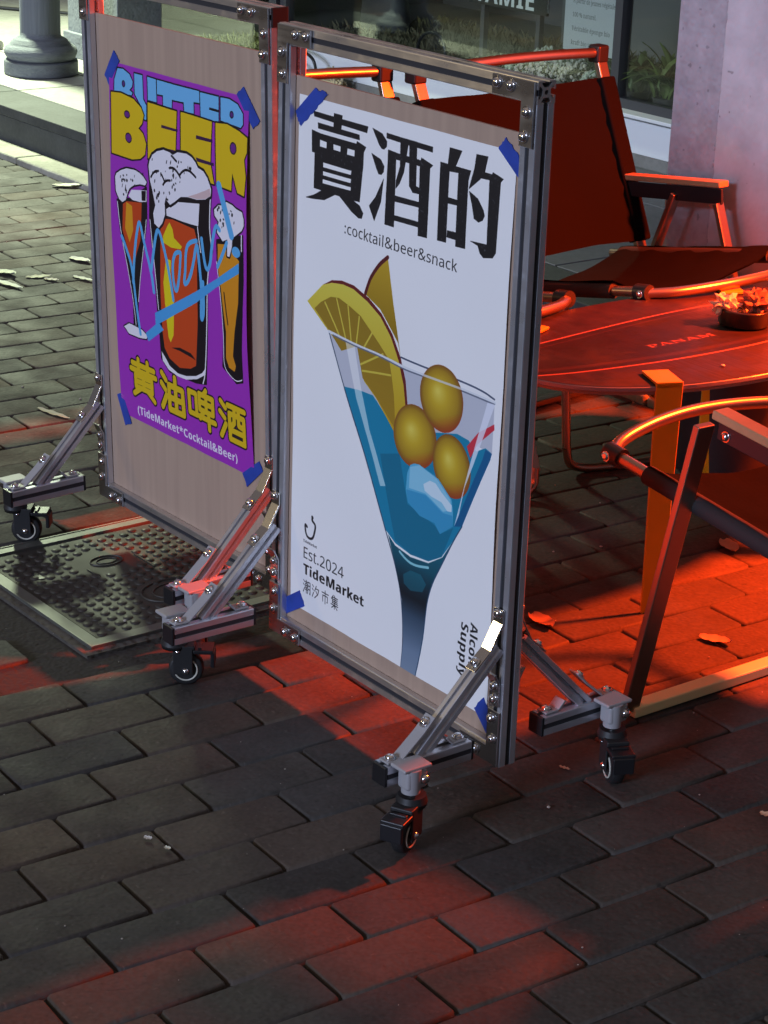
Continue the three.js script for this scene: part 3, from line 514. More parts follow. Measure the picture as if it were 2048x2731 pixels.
function draw(x, list) {
  for (const [kind, arg, p] of list) {
    const [k, a, b] = kind.split(':'); let y0 = 1e9, y1 = -1e9; for (let i = 1; i < p.length; i += 2) { y0 = Math.min(y0, p[i]); y1 = Math.max(y1, p[i]); }
    if (k === 'fill' || k === 'ink') { path(x, p); x.fillStyle = arg; x.fill(); if (k === 'ink') { x.strokeStyle = arg; x.lineWidth = .8; x.stroke(); } }
    else if (k === 'out') { path(x, p); x.strokeStyle = '#15121c'; x.lineWidth = +a * 2; x.stroke(); x.fillStyle = arg; x.fill(); }
    else if (k === 'line') { curve(x, p); x.strokeStyle = arg; x.lineWidth = +a; x.stroke(); }
    else if (k === 'gradv') { const g = x.createLinearGradient(0, y0, 0, y1); g.addColorStop(0, a); g.addColorStop(1, b); path(x, p); x.fillStyle = g; x.fill(); }
    else if (k === 'stem') { const g = x.createLinearGradient(0, y0, 0, y1); [[0, '#0f6f88'], [.28, '#0c5366'], [.42, '#0d2a38'], [.5, '#101c26'], [.62, '#3a5066'], [.85, '#7489a3'], [1, '#8093aa']].forEach((s) => g.addColorStop(...s)); path(x, p); x.fillStyle = g; x.fill(); }
    else if (k === 'olive') { const [cx, cy, ax, ay, bx, by] = p, ry = Math.hypot(ax - cx, ay - cy), rx = Math.hypot(bx - cx, by - cy), t = Math.atan2(ay - cy, ax - cx) - Math.PI / 2; x.save(); x.translate(cx, cy); x.rotate(t); x.scale(rx, ry); const g = x.createRadialGradient(-.1, -.25, .05, 0, 0, 1.02); [[0, '#ead55a'], [.35, '#d0ae2c'], [.75, '#b08a22'], [.92, '#8f6420'], [1, '#95472a']].forEach((s) => g.addColorStop(...s)); x.fillStyle = g; x.beginPath(); x.arc(0, 0, 1, 0, 7); x.fill(); const h = x.createLinearGradient(0, .5, 0, 1); h.addColorStop(0, 'rgba(190,50,30,0)'); h.addColorStop(1, 'rgba(190,50,30,.55)'); x.fillStyle = h; x.fill(); x.restore(); }
    else if (k === 'hole') { const rx = Math.hypot(p[2] - p[0], p[3] - p[1]), ry = Math.hypot(p[4] - p[0], p[5] - p[1]); x.beginPath(); x.ellipse(p[0], p[1], rx, ry, 0, 0, 7); x.fillStyle = arg; x.fill(); if (arg[1] !== '5' || arg[2] === 'a') { x.lineWidth = 2; x.strokeStyle = '#15121c'; x.stroke(); } }
    else if (k === 'spots') { const n = +arg; for (let i = 0; i < n; i++) { const u = rnd(), v = rnd(), q = u + v > 1 ? [1 - u, 1 - v] : [u, v]; x.beginPath(); x.ellipse(p[0] + q[0] * (p[2] - p[0]) + q[1] * (p[4] - p[0]), p[1] + q[0] * (p[3] - p[1]) + q[1] * (p[5] - p[1]), rr(.8, 2.8), rr(1.3, 4), .3, 0, 7); x.fillStyle = '#15121c'; x.fill(); } }
  }
}
function glyph(x, name, bx, by, w, h, lw, color, outline = 0) {
  const go = (c, l) => { x.strokeStyle = c; x.lineWidth = l; for (const s of CJK[name]) { path(x, s.map((q, i) => (i % 2 ? by + q * h / 10 : bx + q * w / 10)), false); x.stroke(); } };
  if (outline) go('#15121c', lw + 2 * outline); go(color, lw);
}
const fit = (x, text, px, base, w, size, font, color, weight = '') => { x.save(); x.font = `${weight} ${size}px ${font}`; x.fillStyle = color; x.translate(px, base); x.scale(w / x.measureText(text).width, 1); x.fillText(text, 0, 0); x.restore(); };

const [cB, xB] = canvasOf(502, 821, 2.02, '#fbfbfc');
draw(xB, PRINT_B);
for (let i = 0; i < 700; i++) { const px = rr(60, 490), py = rr(20, 165); xB.fillStyle = `rgba(244,244,246,${rr(.03, .16)})`; xB.beginPath(); xB.ellipse(px, py, rr(.5, 3), rr(.4, 1.6), rnd() * 3, 0, 7); xB.fill(); } // worn print
fit(xB, ':cocktail&beer&snack', 122, 186, 268, 23, 'sans-serif', '#17171d');
fit(xB, 'Est.2024', 33, 730, 111, 26, 'sans-serif', '#17171d');
fit(xB, 'TideMarket', 35, 757, 164, 24, 'sans-serif', '#101014', 'bold'); fit(xB, 'TideMarket', 35.7, 757, 164, 24, 'sans-serif', '#101014', 'bold');
['chao', 'xi', 'shi', 'ji'].forEach((g, i) => glyph(xB, g, 36 + i * 25, 766.5, 20, 22.5, 1.6, '#17171d'));
fit(xB, 'TideMarket', 34, 703, 38, 6.5, 'sans-serif', '#17171d', 'bold');
for (const [t, px, py, w] of [['Alcohol', 457, 686, 92], ['Supply', 436, 692, 88]]) { xB.save(); xB.translate(px, py); xB.rotate(Math.PI / 2 + 0.03); fit(xB, t, 0, 0, w, 23, 'sans-serif', '#17171d', 'bold'); xB.restore(); }

const [cA, xA] = canvasOf(437, 645, 2.35, '#a535bd');
draw(xA, PRINT_A);
[['huang', 34, 100], ['you', 140, 86], ['pi', 231, 96], ['jiu', 333, 87]].forEach(([g, px, w]) => glyph(xA, g, px + 6, 525, w - 9, 70, 10.5 + (g === 'you' ? 1.5 : 0), '#e3c01e', 3));
fit(xA, '(TideMarket*Cocktail&Beer)', 57, 631, 330, 21, 'sans-serif', '#f2eefa', 'bold');

function poster(name, label, board, wmm, hmm, x0, y1, canvas, bow, side, tapes, rough) {
  const p = new THREE.Group(); p.name = numbered(name); tag(p, label, 'poster');
  board.updateMatrixWorld(true); p.position.copy(board.position); p.rotation.copy(board.rotation); scene.add(p);
  const t = new THREE.CanvasTexture(canvas); t.colorSpace = THREE.SRGBColorSpace; t.anisotropy = 8;
  const g = new THREE.PlaneGeometry(wmm / 1000, hmm / 1000, 14, 28), q = g.attributes.position;
  for (let i = 0; i < q.count; i++) { const u = q.getX(i) / (wmm / 1000) + .5, v = q.getY(i) / (hmm / 1000) + .5; q.setZ(i, Math.sin(Math.PI * v) * bow * (0.75 + side * (u - .5)) + 0.0008 + 0.0011 * Math.sin(u * 9 + v * 14) * Math.sin(Math.PI * v) + 0.0007 * Math.sin(u * 21 - v * 9)*Math.sin(Math.PI * u)); }
  g.computeVertexNormals();
  part('sheet', g.translate(x0 / 1000 + wmm / 2000, y1 / 1000 - hmm / 2000, -0.0125), mat([.86, .86, .86], rough, 0, { map: t, side: THREE.DoubleSide }), p);
  for (const quad of tapes) { // torn across the short ends, slightly wrinkled
    const e = quad.map((q, i) => { const r = quad[(i + 1) % quad.length]; return Math.hypot(q[0] - r[0], q[1] - r[1]); }), pts = [];
    quad.forEach((q, i) => { const r = quad[(i + 1) % quad.length]; pts.push(q); if (e[i] < Math.max(...e) * .75) for (let k = 1; k < 7; k++) { const t = k / 7, nx = (r[1] - q[1]) / e[i], ny = -(r[0] - q[0]) / e[i], j = rr(-1.3, 1.3); pts.push([q[0] + (r[0] - q[0]) * t + nx * j, q[1] + (r[1] - q[1]) * t + ny * j]); } });
    part('tape', extrude(shapeOf(pts.map(([a, b]) => [a / 1000, b / 1000])), 0.0011, 0).translate(0, 0, -0.0117), tapeBlue, p);
  }
  return p;
}
const dy = -63;
poster('poster', 'white poster with black characters and a blue cocktail glass with olives', signB, 502, 821, 40, 941 + dy, cB, 0.004, 0.2,
  [[[81, 956], [92, 951], [99, 955], [114, 951], [80, 922], [45, 893], [38, 901], [31, 914]], [[518, 957], [546, 937], [557, 902], [504, 940]], [[27, 125], [67, 151], [81, 128], [30, 97]], [[535, 150], [553, 125], [549, 92], [514, 125]]].map((q) => q.map(([a, b]) => [a, b + dy])), 0.55);
poster('poster', 'purple poster with yellow beer lettering and foaming beer glasses', signA, 437, 645, 72, 827, cA, 0.0125, 0.35,
  [[[90, 847], [108, 831], [71, 784], [56, 801]], [[494, 843], [539, 795], [520, 779], [474, 828]], [[57, 212], [78, 222], [105, 169], [83, 159]], [[524, 218], [535, 203], [486, 160], [473, 182]]], 0.42);

// ------------------------------------------------------------------ folding chairs
function makeChair(label, pos, turn, flatBars, short = 0, cloth0 = fabric, fy = 0.43) { // fy: height of the seat's front // short: the arm on the +z side is pushed back on its pivots
  const c = thing('folding_chair', label, 'chair', pos, turn, 'low folding armchairs round the table');
  for (const s of [-1, 1]) {
    const z = s * 0.25, h = s > 0 ? short : 0;
    const r = part('seat_rail', rod(0.0105, [-0.25, 0.335, z], [0.262, fy, z]), darkTube, c);
    part('sleeve', rod(0.0155, [-0.22, 0.335 + (fy - .335) * .06, z], [0.195, 0.335 + (fy - .335) * .87, z], 14), sleeve, r);
    part('end_cap', [rod(0.0165, [0.255, fy - .001, z], [0.287, fy + .003, z], 14)], blackPlastic, r); bolt(r, 0.275, fy + .001, z + 0.0165 * s, 0, s > 0 ? 0 : Math.PI);
    const u = part('upright', bar(0.030, 0.014, [-0.17, 0.315, s * 0.275], [-0.358, 0.762, s * 0.284], Math.PI / 2), darkTube, c);
    part('corner_cap', box(0.036, 0.04, 0.036, -0.362, 0.770, s * 0.284, 0.006).applyMatrix4(new THREE.Matrix4()), blackPlastic, u);
    const a = part('armrest', boxUV(box(0.295, 0.014, 0.032, 0, 0, 0, 0.003), 3).rotateZ(0.11).translate(-0.112 - h, 0.525, s * 0.276), armWood, c);
    const k = part('arm_bracket', box(0.28, 0.034, 0.007, 0, 0, 0, 0.002).rotateZ(.11).translate(-0.1 - h, 0.500, s * 0.268), blackPlastic, c); bolt(k, -0.09 - h, 0.501, s * 0.272, 0, s > 0 ? 0 : Math.PI); bolt(k, 0.022 - h, 0.507, s * 0.272, 0, s > 0 ? 0 : Math.PI);
    if (flatBars) part('front_leg', bar(0.034, 0.013, [0.162, 0.012, s * 0.284], [0.062, 0.515, s * 0.276], Math.PI / 2), darkTube, c);
    else part('front_leg', h ? rod(0.0095, [0.093, 0.06, 0.245], [0.06, 0.39, 0.245], 12) : bar(0.026, 0.012, [0.198, 0.05, s * 0.268], [0.03, 0.50, s * 0.266], Math.PI / 2), darkTube, c);
    part('rear_leg', bar(0.028, 0.012, [-0.265, 0.012, s * 0.268], [-0.09, 0.50, s * 0.268], Math.PI / 2), darkTube, c);
  }
  part('front_tube', tube([[.278, 0, .25], [.312, .003, .2], [.342, .008, .1], [.352, .01, 0], [.342, .008, -.1], [.312, .003, -.2], [.278, 0, -.25]].map(([a, b, q]) => [a, fy + b, q]), 0.0105, 48, 12), darkTube, c);
  part('top_tube', tube([[-0.362, 0.772, 0.275], [-0.366, 0.776, 0.15], [-0.368, 0.778, 0], [-0.366, 0.776, -0.15], [-0.362, 0.772, -0.275]], 0.0115, 40, 12), darkTube, c);
  if (flatBars) { part('floor_bar', box(0.03, 0.018, 0.56, 0.165, 0.010, 0, 0.003), mat([.95, .86, .45], 0.4), c); part('floor_bar', box(0.03, 0.018, 0.54, -0.268, 0.010, 0, 0.003), darkTube, c); }  // front bar's pale yellow puts strong lamplight into its colour
  else { part('floor_tube', tube([...(short ? [[0.093, 0.06, 0.245], [0.098, 0.026, 0.238], [0.104, 0.012, 0.21]] : [[0.198, 0.06, 0.268], [0.204, 0.026, 0.262], [0.206, 0.012, 0.236]]), [0.15, 0.010, 0.1], [0.2, 0.010, -0.15], [0.206, 0.012, -0.236], [0.204, 0.026, -0.262], [0.198, 0.06, -0.268]], 0.0095, 60, 10), darkTube, c); part('floor_bar', box(0.024, 0.016, 0.54, -0.268, 0.009, 0, 0.003), darkTube, c); }
  const cloth = (nu, nv, f) => { const g = new THREE.PlaneGeometry(1, 1, nu, nv), p = g.attributes.position, uv = g.attributes.uv; for (let i = 0; i < p.count; i++) { const [x, y, z] = f(uv.getX(i), uv.getY(i)); p.setXYZ(i, x, y, z); uv.setXY(i, uv.getX(i) * 0.5, uv.getY(i) * 0.5); } g.computeVertexNormals(); return g; };
  const wr = (u, v) => 0.003 * Math.sin(u * 23 + v * 5) * Math.sin(v * 11 + u * 3) + 0.004 * Math.exp(-(((u - .06) / .05) ** 2)) * Math.sin(v * 30);
  const seatF = (d) => (u, v) => { const t = v, z = (u - 0.5) * 0.51, x = -0.225 + t * 0.42; return [x, 0.341 + t * (fy - .346) + 0.014 * (Math.abs(u - .5) * 2) ** 8 - 0.05 * Math.pow(Math.sin(Math.PI * u), 1.2) * (0.75 + 0.25 * Math.sin(Math.PI * t)) + wr(u, v) * .7 + d, z]; };
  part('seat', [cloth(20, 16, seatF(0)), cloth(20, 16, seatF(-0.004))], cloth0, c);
  const backF = (d) => (u, v) => { const z = (u - 0.5) * (0.57 + 0.01 * v), x = -0.193 - 0.146 * v - d, edge = (Math.abs(u - .5) * 2) ** 10; return [x - 0.028 * Math.sin(Math.PI * u) * (0.6 + 0.4 * v) + 0.010 * edge + wr(u * 1.1, v * 1.4) + (1 - v) * .006 * Math.sin(u * 17), 0.375 + 0.345 * v - 0.012 * Math.sin(Math.PI * u) * v, z]; };
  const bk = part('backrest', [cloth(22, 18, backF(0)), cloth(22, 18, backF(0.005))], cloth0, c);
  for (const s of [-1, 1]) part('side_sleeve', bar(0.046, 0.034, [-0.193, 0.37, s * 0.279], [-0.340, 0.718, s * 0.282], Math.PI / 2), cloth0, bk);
  return c;
}
makeChair('folding armchair with floor bar coloured as brightly lit at the right of the yellow table', [0.64, 0, -0.645], Math.PI, true, 0, shadedFabric, 0.40);
makeChair('dark red lit folding armchair in front of the white shop base panel', [-0.56, 0, -1.27], 0.1, false, 0.15);
makeChair('folding armchair mostly hidden behind the white cocktail sign', [-0.575, 0, -0.625], 0.02, false);

// ------------------------------------------------------------------ low oval table
const TX = -0.024, TZ = -0.965;
{
  const t = thing('table', 'low oval table with a dark striped top held in yellow bent metal legs', 'table', [TX, 0, TZ]);
  const A = 0.250, B = 0.462, e = 2.35, rim = (k) => { const a = k / 96 * Math.PI * 2, c = Math.cos(a), s = Math.sin(a); return [A * Math.sign(c) * Math.abs(c) ** (2 / e), B * Math.sign(s) * Math.abs(s) ** (2 / e)]; };
  const pts = Array.from({ length: 96 }, (_, k) => rim(k));
  const [c, x] = canvasOf(500, 924, 1.6, '#463236');     // u along x, v along z, in mm
  const P = (wx, wz) => [(wx - TX) * 1000 + 250, (wz - TZ) * 1000 + 462];
  for (let i = 0; i < 2600; i++) { x.fillStyle = rnd() < .5 ? 'rgba(110,80,80,.05)' : 'rgba(20,12,14,.06)'; x.beginPath(); x.ellipse(rnd() * 500, rnd() * 924, rr(2, 26), rr(2, 22), 0, 0, 7); x.fill(); }
  const ln = (a, w, col) => { curve(x, a.flatMap(([u, v]) => P(u, v))); x.strokeStyle = col; x.lineWidth = w; x.stroke(); };
  const La = [[-.105, -.50], [-.121, -.664], [-.141, -.823], [-.160, -1.013], [-.158, -1.2], [-.13, -1.45]], Lb = [[.020, -.50], [.041, -.554], [.061, -.657], [.080, -.798], [.085, -.938], [.082, -1.036], [.06, -1.25], [.03, -1.45]];
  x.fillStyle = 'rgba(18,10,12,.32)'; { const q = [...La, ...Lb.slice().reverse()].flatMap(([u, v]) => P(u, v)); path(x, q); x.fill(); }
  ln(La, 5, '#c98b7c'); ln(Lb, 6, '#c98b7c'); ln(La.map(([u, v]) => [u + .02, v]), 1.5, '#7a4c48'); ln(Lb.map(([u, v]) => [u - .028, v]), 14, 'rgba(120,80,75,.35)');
  x.save(); x.translate(...P(.004, -.815)); x.rotate(-Math.PI / 2); fit(x, 'PANAM', 0, 0, 168, 24, 'serif', '#b87a6c', 'bold'); x.restore();
  const map = new THREE.CanvasTexture(c); map.colorSpace = THREE.SRGBColorSpace;
  const disc = (y, inset) => { const g = new THREE.ShapeGeometry(shapeOf(pts.map(([a, b]) => [a * (1 - inset), -b * (1 - inset)]))).rotateX(-Math.PI / 2).translate(0, y, 0), p = g.attributes.position, uv = g.attributes.uv; for (let i = 0; i < p.count; i++) uv.setXY(i, (p.getX(i) * 1000 + 250) / 500, 1 - (p.getZ(i) * 1000 + 462) / 924); return g; };
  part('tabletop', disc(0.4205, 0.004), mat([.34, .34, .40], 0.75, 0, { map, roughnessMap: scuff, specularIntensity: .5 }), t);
  const edge = extrude(shapeOf(pts.map(([a, b]) => [a, -b])), 0.009, 0.0015).rotateX(-Math.PI / 2).translate(0, 0.411, 0);
  part('clear_edge', edge, mat([.22, .23, .30], 0.2, 0, {}), t, 'pale acrylic edge of the table');
  part('underframe', extrude(shapeOf(pts.map(([a, b]) => [a * .985, -b * .985])), 0.006, 0).rotateX(-Math.PI / 2).translate(0, 0.4045, 0), mat([.2, .19, .19], .6), t);
  for (const [wx, wz, nx, nz] of [[.186, -.684, .92, .39], [-.234, -.684, -.92, .39], [-.25, -1.25, -.90, -.43], [.2, -1.248, .92, -.40]]) {
    const l = sub('leg', t); l.position.set(wx - TX, 0, wz - TZ); l.rotation.y = Math.atan2(nx, nz);
    const face = shapeOf([[-.0185, 0], [.0185, 0], [.0245, .424], [-.0245, .424]]);
    part('upright', extrude(face, 0.006, 0.001), yellowMetal, l);
    part('top_tab', [box(.049, .005, .072, 0, .4245, -.032, .0012), box(.049, .012, .006, 0, .4215, .003, .002)], yellowMetal, l);
    part('lower_tab', box(.046, .005, .05, 0, .394, -.024, .001), yellowMetal, l);
  }
  // on the table
  const ash = thing('ashtray', 'black round ashtray with butts on the low oval table', 'ashtray', [-0.022, 0.4215, -1.078]);
  part('bowl', lathe([[0, 0], [.044, 0], [.048, .004], [.049, .03], [.045, .033], [.042, .03], [.04, .008], [0, .008]], 32), mat([.014, .013, .014], 0.3), ash);
  for (let i = 0; i < 6; i++) part('cigarette_butt', rod(.0038, [rr(-.025, .025), .014 + i * .002, rr(-.025, .025)], [rr(-.03, .03), .024 + i * .002, rr(-.03, .03)], 8), mat(i % 2 ? [.75, .7, .62] : [.6, .35, .15], .8), ash);
  const crumple = (r, sd) => { const g = new THREE.IcosahedronGeometry(r, 3), p = g.attributes.position; for (let i = 0; i < p.count; i++) { const v = V(p.getX(i), p.getY(i), p.getZ(i)), n = v.clone().normalize(), k = 0.62 + 0.75 * Math.abs(Math.sin(n.x * 4 + sd) * Math.cos(n.y * 5 + sd * 2) + .4 * Math.sin(n.z * 9 + sd)); p.setXYZ(i, v.x * k, v.y * k * .9, v.z * k); } g.computeVertexNormals(); return g; };
  const paper = mat([.72, .66, .6], .9, 0, { flatShading: true });
  const t1 = new THREE.Mesh(crumple(.021, 1.3), paper); t1.name = 'crumpled_tissue'; t1.position.set(-.045, .458, -1.05); scene.add(tag(t1, 'crumpled pale tissue in the near side of the black ashtray', 'tissue'));
  const t2 = new THREE.Mesh(crumple(.026, 4.1), mat([.22, .13, .12], .9)); t2.name = 'crumpled_wrapper'; t2.position.set(-.012, .461, -1.095); scene.add(tag(t2, 'crumpled dark wrapper heaped in the far side of the black ashtray', 'wrapper'));
  const cr = new THREE.Mesh(lathe([[0, .003], [.003, .0025], [.004, 0], [0, 0]], 12), mat([.8, .7, .6], .4)); cr.name = 'bottle_bead'; cr.position.set(.155, .4213, -.845); scene.add(tag(cr, 'tiny pale bead lying on the bare striped table top', 'bead'));
}

// ------------------------------------------------------------------ things by the shop window
{
  const b = thing('placeholder_tub', 'black planter tub standing in for a dark chair behind the table beside the stucco pillar', 'placeholder', [-0.30, 0, -1.36]);  // tub shape put in where a dark chair is taken to stand
  part('tub', lathe([[0, 0], [.10, 0], [.115, .012], [.13, .3], [.138, .305], [.138, .325], [.124, .325], [.118, .28], [0, .28]], 28), mat([.013, .012, .013], .5), b);
  const board = thing('notice', 'white paper notice with printed lines standing in the shop window', 'notice', [-2.66, 0.435, -3.06]); 
  const [c, x] = canvasOf(280, 460, 2, '#dfe3e0');
  ['Saveurs tamaya.', 'A partir de jeunes v\u00e9g\u00e9tales', '100 % naturel.', 'V\u00e9ritable \u00e9ponge bio', 'kraft bio v\u00e9g\u00e9tale'].forEach((t, i) => fit(x, t, 38, 255 + i * 46, [140, 215, 120, 190, 160][i], 21, 'serif', '#5d635f'));
  const t = new THREE.CanvasTexture(c); t.colorSpace = THREE.SRGBColorSpace;
  part('sheet', box(0.28, 0.46, 0.004, 0, 0.23, 0), mat([.55, .56, .56], .8, 0, { map: t }), board); part('foot', box(.1, .01, .06, 0, -.004, -.01), frameGrey, board);
  const sg = thing('shop_sign', 'black shop sign with white capitals cut by the picture top', 'sign', [-3.10, 0.530, -3.06]);
  const [c2, x2] = canvasOf(420, 160, 2, '#23241f'); fit(x2, 'TAMIE', 30, 150, 330, 90, 'sans-serif', '#e2e6de', 'bold');
  const tt = new THREE.CanvasTexture(c2); tt.colorSpace = THREE.SRGBColorSpace;
  part('face', box(.42, .16, .012, 0, .08, 0), mat([.8, .8, .8], .7, 0, { map: tt }), sg); part('stand', [box(.02, .26, .02, -.15, -.1, -.02), box(.02, .26, .02, .15, -.1, -.02)], frameGrey, sg);
  const fl = thing('dried_flowers', 'bunch of pale dried hydrangea heads in the shop window', 'flowers', [-2.83, 0.29, -3.05]);
  const heads = [[0, .055, 0, .062], [-.11, .045, .0, .058], [.11, .06, .0, .06], [-.06, .095, -.02, .05], [.06, .1, -.02, .05], [.19, .05, -.01, .05], [-.19, .04, 0, .045]];
  for (const [hx, hy, hz, r] of heads) { const l = []; for (let i = 0; i < 110; i++) { const th = rnd() * 6.283, ph = Math.acos(rr(-.5, 1)), k = r * rr(.75, 1.05); l.push(new THREE.IcosahedronGeometry(rr(.006, .010), 0).scale(1, .6, 1).rotateX(rnd() * 3).rotateZ(rnd() * 3).translate(hx + k * Math.sin(ph) * Math.cos(th), hy + k * Math.cos(ph) * .8, hz + k * Math.sin(ph) * Math.sin(th))); } part('flower_head', l, mat([rr(.42, .55), rr(.40, .5), rr(.33, .38)], .9), fl); }
  const leaf = (L, w, bend) => { const g = new THREE.PlaneGeometry(w, L, 4, 6), p = g.attributes.position; for (let i = 0; i < p.count; i++) { const v = p.getY(i) / L + .5, k = Math.sin(Math.PI * Math.min(1, v * .92 + .06)) ** .8; p.setXYZ(i, p.getX(i) * k, v * L * Math.cos(bend * v), v * L * Math.sin(bend * v) + Math.abs(p.getX(i)) * .4); } g.computeVertexNormals(); return g; };
  const plant = (label, px, pz, n, h, col) => { const q = thing('window_plant', label, 'plant', [px, .29, pz]); const lm = mat(col, .6, 0, { side: THREE.DoubleSide }); part('pot', lathe([[0, 0], [.035, 0], [.045, .05], [.04, .05], [0, .045]], 18), mat([.05, .045, .04], .7), q); for (let i = 0; i < n; i++) { const o = part('leaf', leaf(rr(.5, 1) * h, rr(.02, .036), rr(.5, 1.4)), lm, q); o.position.set(rr(-.03, .03), .04 + rr(0, .05), rr(-.03, .03)); o.rotation.y = rnd() * 6.28; } };
  plant('broad leaved green plant in the window beside the white notice', -2.47, -3.10, 26, .16, [.08, .12, .035]);
  plant('green window plant touching the stucco pillar edge', -2.32, -3.09, 30, .17, [.10, .14, .03]);
  plant('dark low plant at the window behind the chair back', -2.21, -3.16, 22, .13, [.05, .09, .04]);
  const bs = thing('basket_handle', 'thin black arched basket handle in the shop window turf', 'basket', [-3.51, .30, -3.05]);
  part('handle', tube([[-.085, -.01, 0], [-.075, .05, 0], [-.03, .09, 0], [.03, .09, -.01], [.065, .05, -.01], [.075, -.01, -.01]], .006, 30, 8), blackPlastic, bs); part('rim', new THREE.TorusGeometry(.08, .006, 6, 30).rotateX(Math.PI / 2).translate(0, -.004, 0), blackPlastic, bs);
  const bg = thing('black_bag', 'black bell shaped bag on a thin pole inside the dark window', 'bag', [-4.13, .29, -3.3]);
  part('body', lathe([[0, 0], [.13, 0], [.14, .03], [.125, .14], [.08, .24], [.03, .29], [0, .3]], 24).scale(1, 1, .5), mat([.015, .016, .02], .7), bg); part('pole', rod(.006, [0, .29, 0], [0, 1.2, 0]), frameGrey, bg);
  const cb = thing('cable_heap', 'heap of tan string and black cable against the white base panel', 'cable', [-3.86, 0.142, -2.87]);
  const knot = (n, r0, h) => Array.from({ length: n }, () => [rr(-r0, r0), rr(.01, h), rr(-.03, .03)]);
  part('string', tube(knot(26, .09, .06), .005, 220, 6), mat([.38, .31, .20], .9), cb); part('string', tube(knot(20, .07, .09), .004, 180, 6), mat([.42, .35, .22], .9), cb);
  part('black_cable', tube([[-.30, .13, 0], [-.2, .125, .01], [-.12, .10, .015], [-.1, .05, .01], [-.05, .02, .02]], .006, 40, 8), blackPlastic, cb); part('black_cable', tube([[-.3, .09, 0], [-.22, .06, .01], [-.12, .03, .02], [-.02, .015, .02]], .005, 40, 8), blackPlastic, cb);
  const ca = thing('floor_cable', 'black cable crossing the bright floor left of the round column', 'cable', [0, 0.148, 0]);
  part('cable', tube([[-6.9, 0, -2.6], [-6.45, 0, -2.75], [-6.1, .004, -2.95], [-5.7, 0, -3.15]], .008, 40, 8), rubber, ca);
  const pp = thing('floor_pipe', 'short grey pipe end lying left of the column base', 'pipe', [-5.35, 0.158, -2.18]);
  part('pipe', rod(.022, [-.35, 0, .1], [.06, 0, -.03], 16), castGrey, pp);
}

// ------------------------------------------------------------------ litter on the paving
{
  const lf = (name, label, x, z, L, w, yaw, col, curl) => {
    const g = new THREE.PlaneGeometry(L, w, 10, 4), p = g.attributes.position;
    for (let i = 0; i < p.count; i++) { const u = p.getX(i) / L + .5, v = p.getY(i) / w; p.setXYZ(i, p.getX(i), .002 + .5 * curl * (4 * v * v * .5 + .6 * u * u) + .001 * Math.sin(u * 20), v * w * Math.sin(Math.PI * Math.min(.97, u * .9 + .07)) ** .7); }
    g.computeVertexNormals(); const o = new THREE.Mesh(g, mat(col.map((k) => k * 1.25), .8, 0, { side: THREE.DoubleSide })); o.name = numbered(name); o.position.set(x, .001, z); o.rotation.y = yaw; scene.add(tag(o, label, 'litter'));
  };
  lf('paper_scrap', 'pale folded scrap on the paving at the left edge', -2.502, -0.795, 0.09, 0.04, 0.3, [0.55, 0.58, 0.42], 0.02);
  lf('paper_scrap', 'long white scrap below the folded one at the left edge', -2.394, -0.748, 0.14, 0.025, 0.15, [0.6, 0.62, 0.5], 0.01);
  lf('fallen_leaf', 'small pale leaf, left of a smaller one on the far paving', -2.419, -0.858, 0.07, 0.03, 1.2, [0.5, 0.5, 0.36], 0.01);
  lf('fallen_leaf', 'tiny pale leaf right of the small one on the far paving', -2.374, -0.872, 0.05, 0.022, 0.4, [0.5, 0.48, 0.38], 0.01);
  lf('paper_scrap', 'white scrap on the paving near the beer sign left post', -2.531, -1.047, 0.085, 0.035, 0.2, [0.6, 0.6, 0.5], 0.014);
  lf('fallen_leaf', 'narrow pale leaf close to the beer sign left post', -2.342, -0.954, 0.085, 0.02, 0.25, [0.55, 0.56, 0.45], 0.008);
  lf('fallen_leaf', 'light leaf on the shaded paving by the step', -3.413, -1.491, 0.1, 0.04, 0.9, [0.5, 0.5, 0.4], 0.02);
  lf('wooden_splinter', 'long pale wooden splinter on the paving left of the beer sign', -1.342, -0.322, 0.11, 0.018, 0.2, [0.42, 0.4, 0.3], 0.004);
  lf('fallen_leaf', 'yellow green leaf beside the beer sign left caster bar', -0.994, -0.098, 0.06, 0.026, 0.1, [0.2, 0.24, 0.08], 0.012);
  lf('fallen_leaf', 'curled brown leaf behind the white sign right post', 0.121, -0.488, 0.075, 0.035, -0.2, [0.2, 0.12, 0.07], 0.018);
  lf('fallen_leaf', 'dry orange lit leaf under the chair seat rail', 0.041, -1.029, 0.075, 0.035, -0.5, [0.32, 0.22, 0.14], 0.014);
  lf('fallen_leaf', 'crumpled leaf on the red lit paving by the chair leg', 0.342, -0.690, 0.06, 0.03, 0.4, [0.3, 0.2, 0.14], 0.012);
  lf('paper_scrap', 'tiny white crumb on the dark paving at lower left', 0.396, 0.468, 0.014, 0.009, 0.4, [0.6, 0.6, 0.58], 0.003);
  lf('paper_scrap', 'tiny pale crumb beside a paver joint at lower left', 0.435, 0.460, 0.012, 0.008, 0.2, [0.6, 0.6, 0.5], 0.003);
  lf('paper_scrap', 'small orange crumb at the right picture edge', 0.827, -0.309, 0.022, 0.014, 0.3, [0.6, 0.4, 0.25], 0.004);
  lf('paper_scrap', 'small tan crumb on the paving before the sign', 0.556, -0.159, 0.02, 0.007, 0.3, [0.4, 0.3, 0.2], 0.002);
}

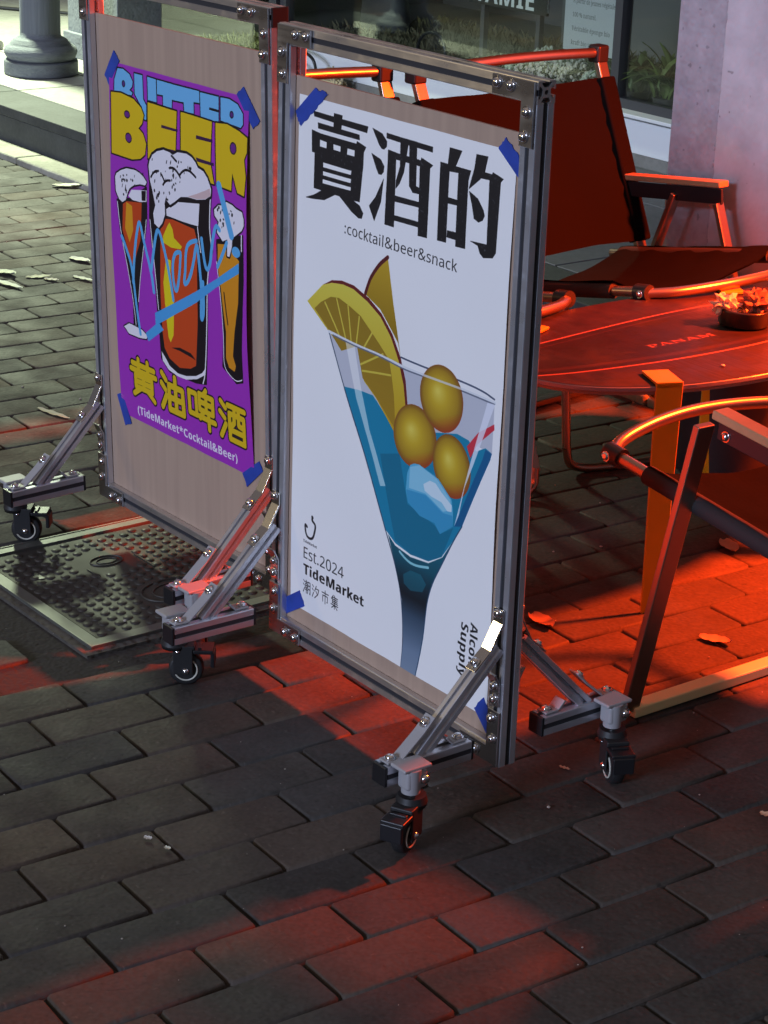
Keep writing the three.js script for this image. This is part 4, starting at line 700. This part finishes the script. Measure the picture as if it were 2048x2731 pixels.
// ------------------------------------------------------------------ lamps that light the place
function streetLamp(label, x, y, z, col, I, r, glow = 6) {
  const s = thing('street_lamp', label, 'lamp', [x, 0, z]);
  part('post', lathe([[0, 0], [.09, 0], [.09, .04], [.05, .1], [.035, .3], [.03, y - r - .02], [.05, y - r], [0, y - r]], 20), frameGrey, s);
  const gm = mat(col, .5, 0, { emissive: lin(...col), emissiveIntensity: glow });
  part('lamp_globe', new THREE.SphereGeometry(r, 24, 16).translate(0, y, 0), gm, s);
  const l = new THREE.PointLight(lin(...col), I); l.position.set(x, y, z); l.castShadow = true; l.shadow.radius = r / .02 * .9; scene.add(l);
}
{ // shaded lamp of the arcade at the left, lighting the floor, the step and the first paving
  const y = 2.5, x = -5.7, z = -1.95, to = V(-4.9, 0, -1.45), r = thing('arcade_lamp', 'shaded lamp hanging in the arcade left of the column', 'lamp', [x, y, z]);
  part('shade', lathe([[.02, .12], [.06, .1], [.15, -.03], [.148, -.032], [.056, .096], [0, .1]], 28), mat([.03, .03, .03], .5, 0, { side: THREE.DoubleSide }), r);
  part('bulb', new THREE.SphereGeometry(.06, 20, 14), mat([.9, 1, .75], .5, 0, { emissive: lin(.88, 1, .68), emissiveIntensity: 8 }), r);
  part('cord', rod(.004, [0, .1, 0], [0, 1.2, 0]), rubber, r);
  const l = new THREE.SpotLight(lin(.86, 1, .68), 130, 0, THREE.MathUtils.degToRad(58), 1); l.position.set(x, y - .075, z); l.target.position.copy(to); l.shadow.radius = 9; scene.add(l, l.target);
}
streetLamp('warm globe street lamp across the lane', -4.2, 2.1, 4.6, [1, .74, .36], 2.5, .16, 34);
{ // red pendant lamp over the seats, its shade throwing the light down
  const x = 0.52, y = 1.3, z = -1.70, to = V(-0.35, 0, -1.2), r = thing('pendant_lamp', 'red pendant lamp on a wall arm above the seats', 'lamp', [x, y, z]);
  const d = to.clone().sub(V(x, y, z)).normalize(), q = new THREE.Quaternion().setFromUnitVectors(V(0, -1, 0), d), tilt = (g) => g.applyQuaternion(q);
  part('shade', tilt(lathe([[.03, .11], [.05, .1], [.13, -.02], [.128, -.022], [.046, .096], [.0, .1]], 32)), mat([.03, .03, .032], .5, 0, { side: THREE.DoubleSide }), r);
  part('bulb', tilt(new THREE.SphereGeometry(.05, 20, 14).translate(0, .02, 0)), mat([.9, .1, .03], .6, 0, { emissive: lin(1, .07, .008), emissiveIntensity: 9 }), r);
  part('cord', rod(.004, [0, .1, 0], [0, 1.0, 0]), rubber, r);
  const a = thing('added_awning', 'unseen cream canvas light blocking awning with a hanging front valance', 'added_awning', [-1.6, 0, 0]), cv = mat([.52, .43, .33], .9);  // unseen canvas added to block red lamplight and give the rails beige reflections
  part('valance', box(5.6, .36, .006, 0, 2.09, -1.515), cv, a); part('canopy', box(5.6, .006, 1.56, 0, 0, 0).rotateX(.33).translate(0, 2.52, -2.24), cv, a); part('front_bar', rod(.015, [-2.8, 2.27, -1.54], [2.8, 2.27, -1.54]), frameGrey, a);
  const l = new THREE.SpotLight(lin(1, .055, .004), 80, 0, THREE.MathUtils.degToRad(68), 1); l.position.set(x, y, z).addScaledVector(d, .075); l.target.position.copy(to); l.shadow.radius = 2.6; scene.add(l, l.target);
}
scene.traverse((o) => { if (o.isMesh) { o.castShadow = true; o.receiveShadow = true; } });
renderer.render(scene, camera);
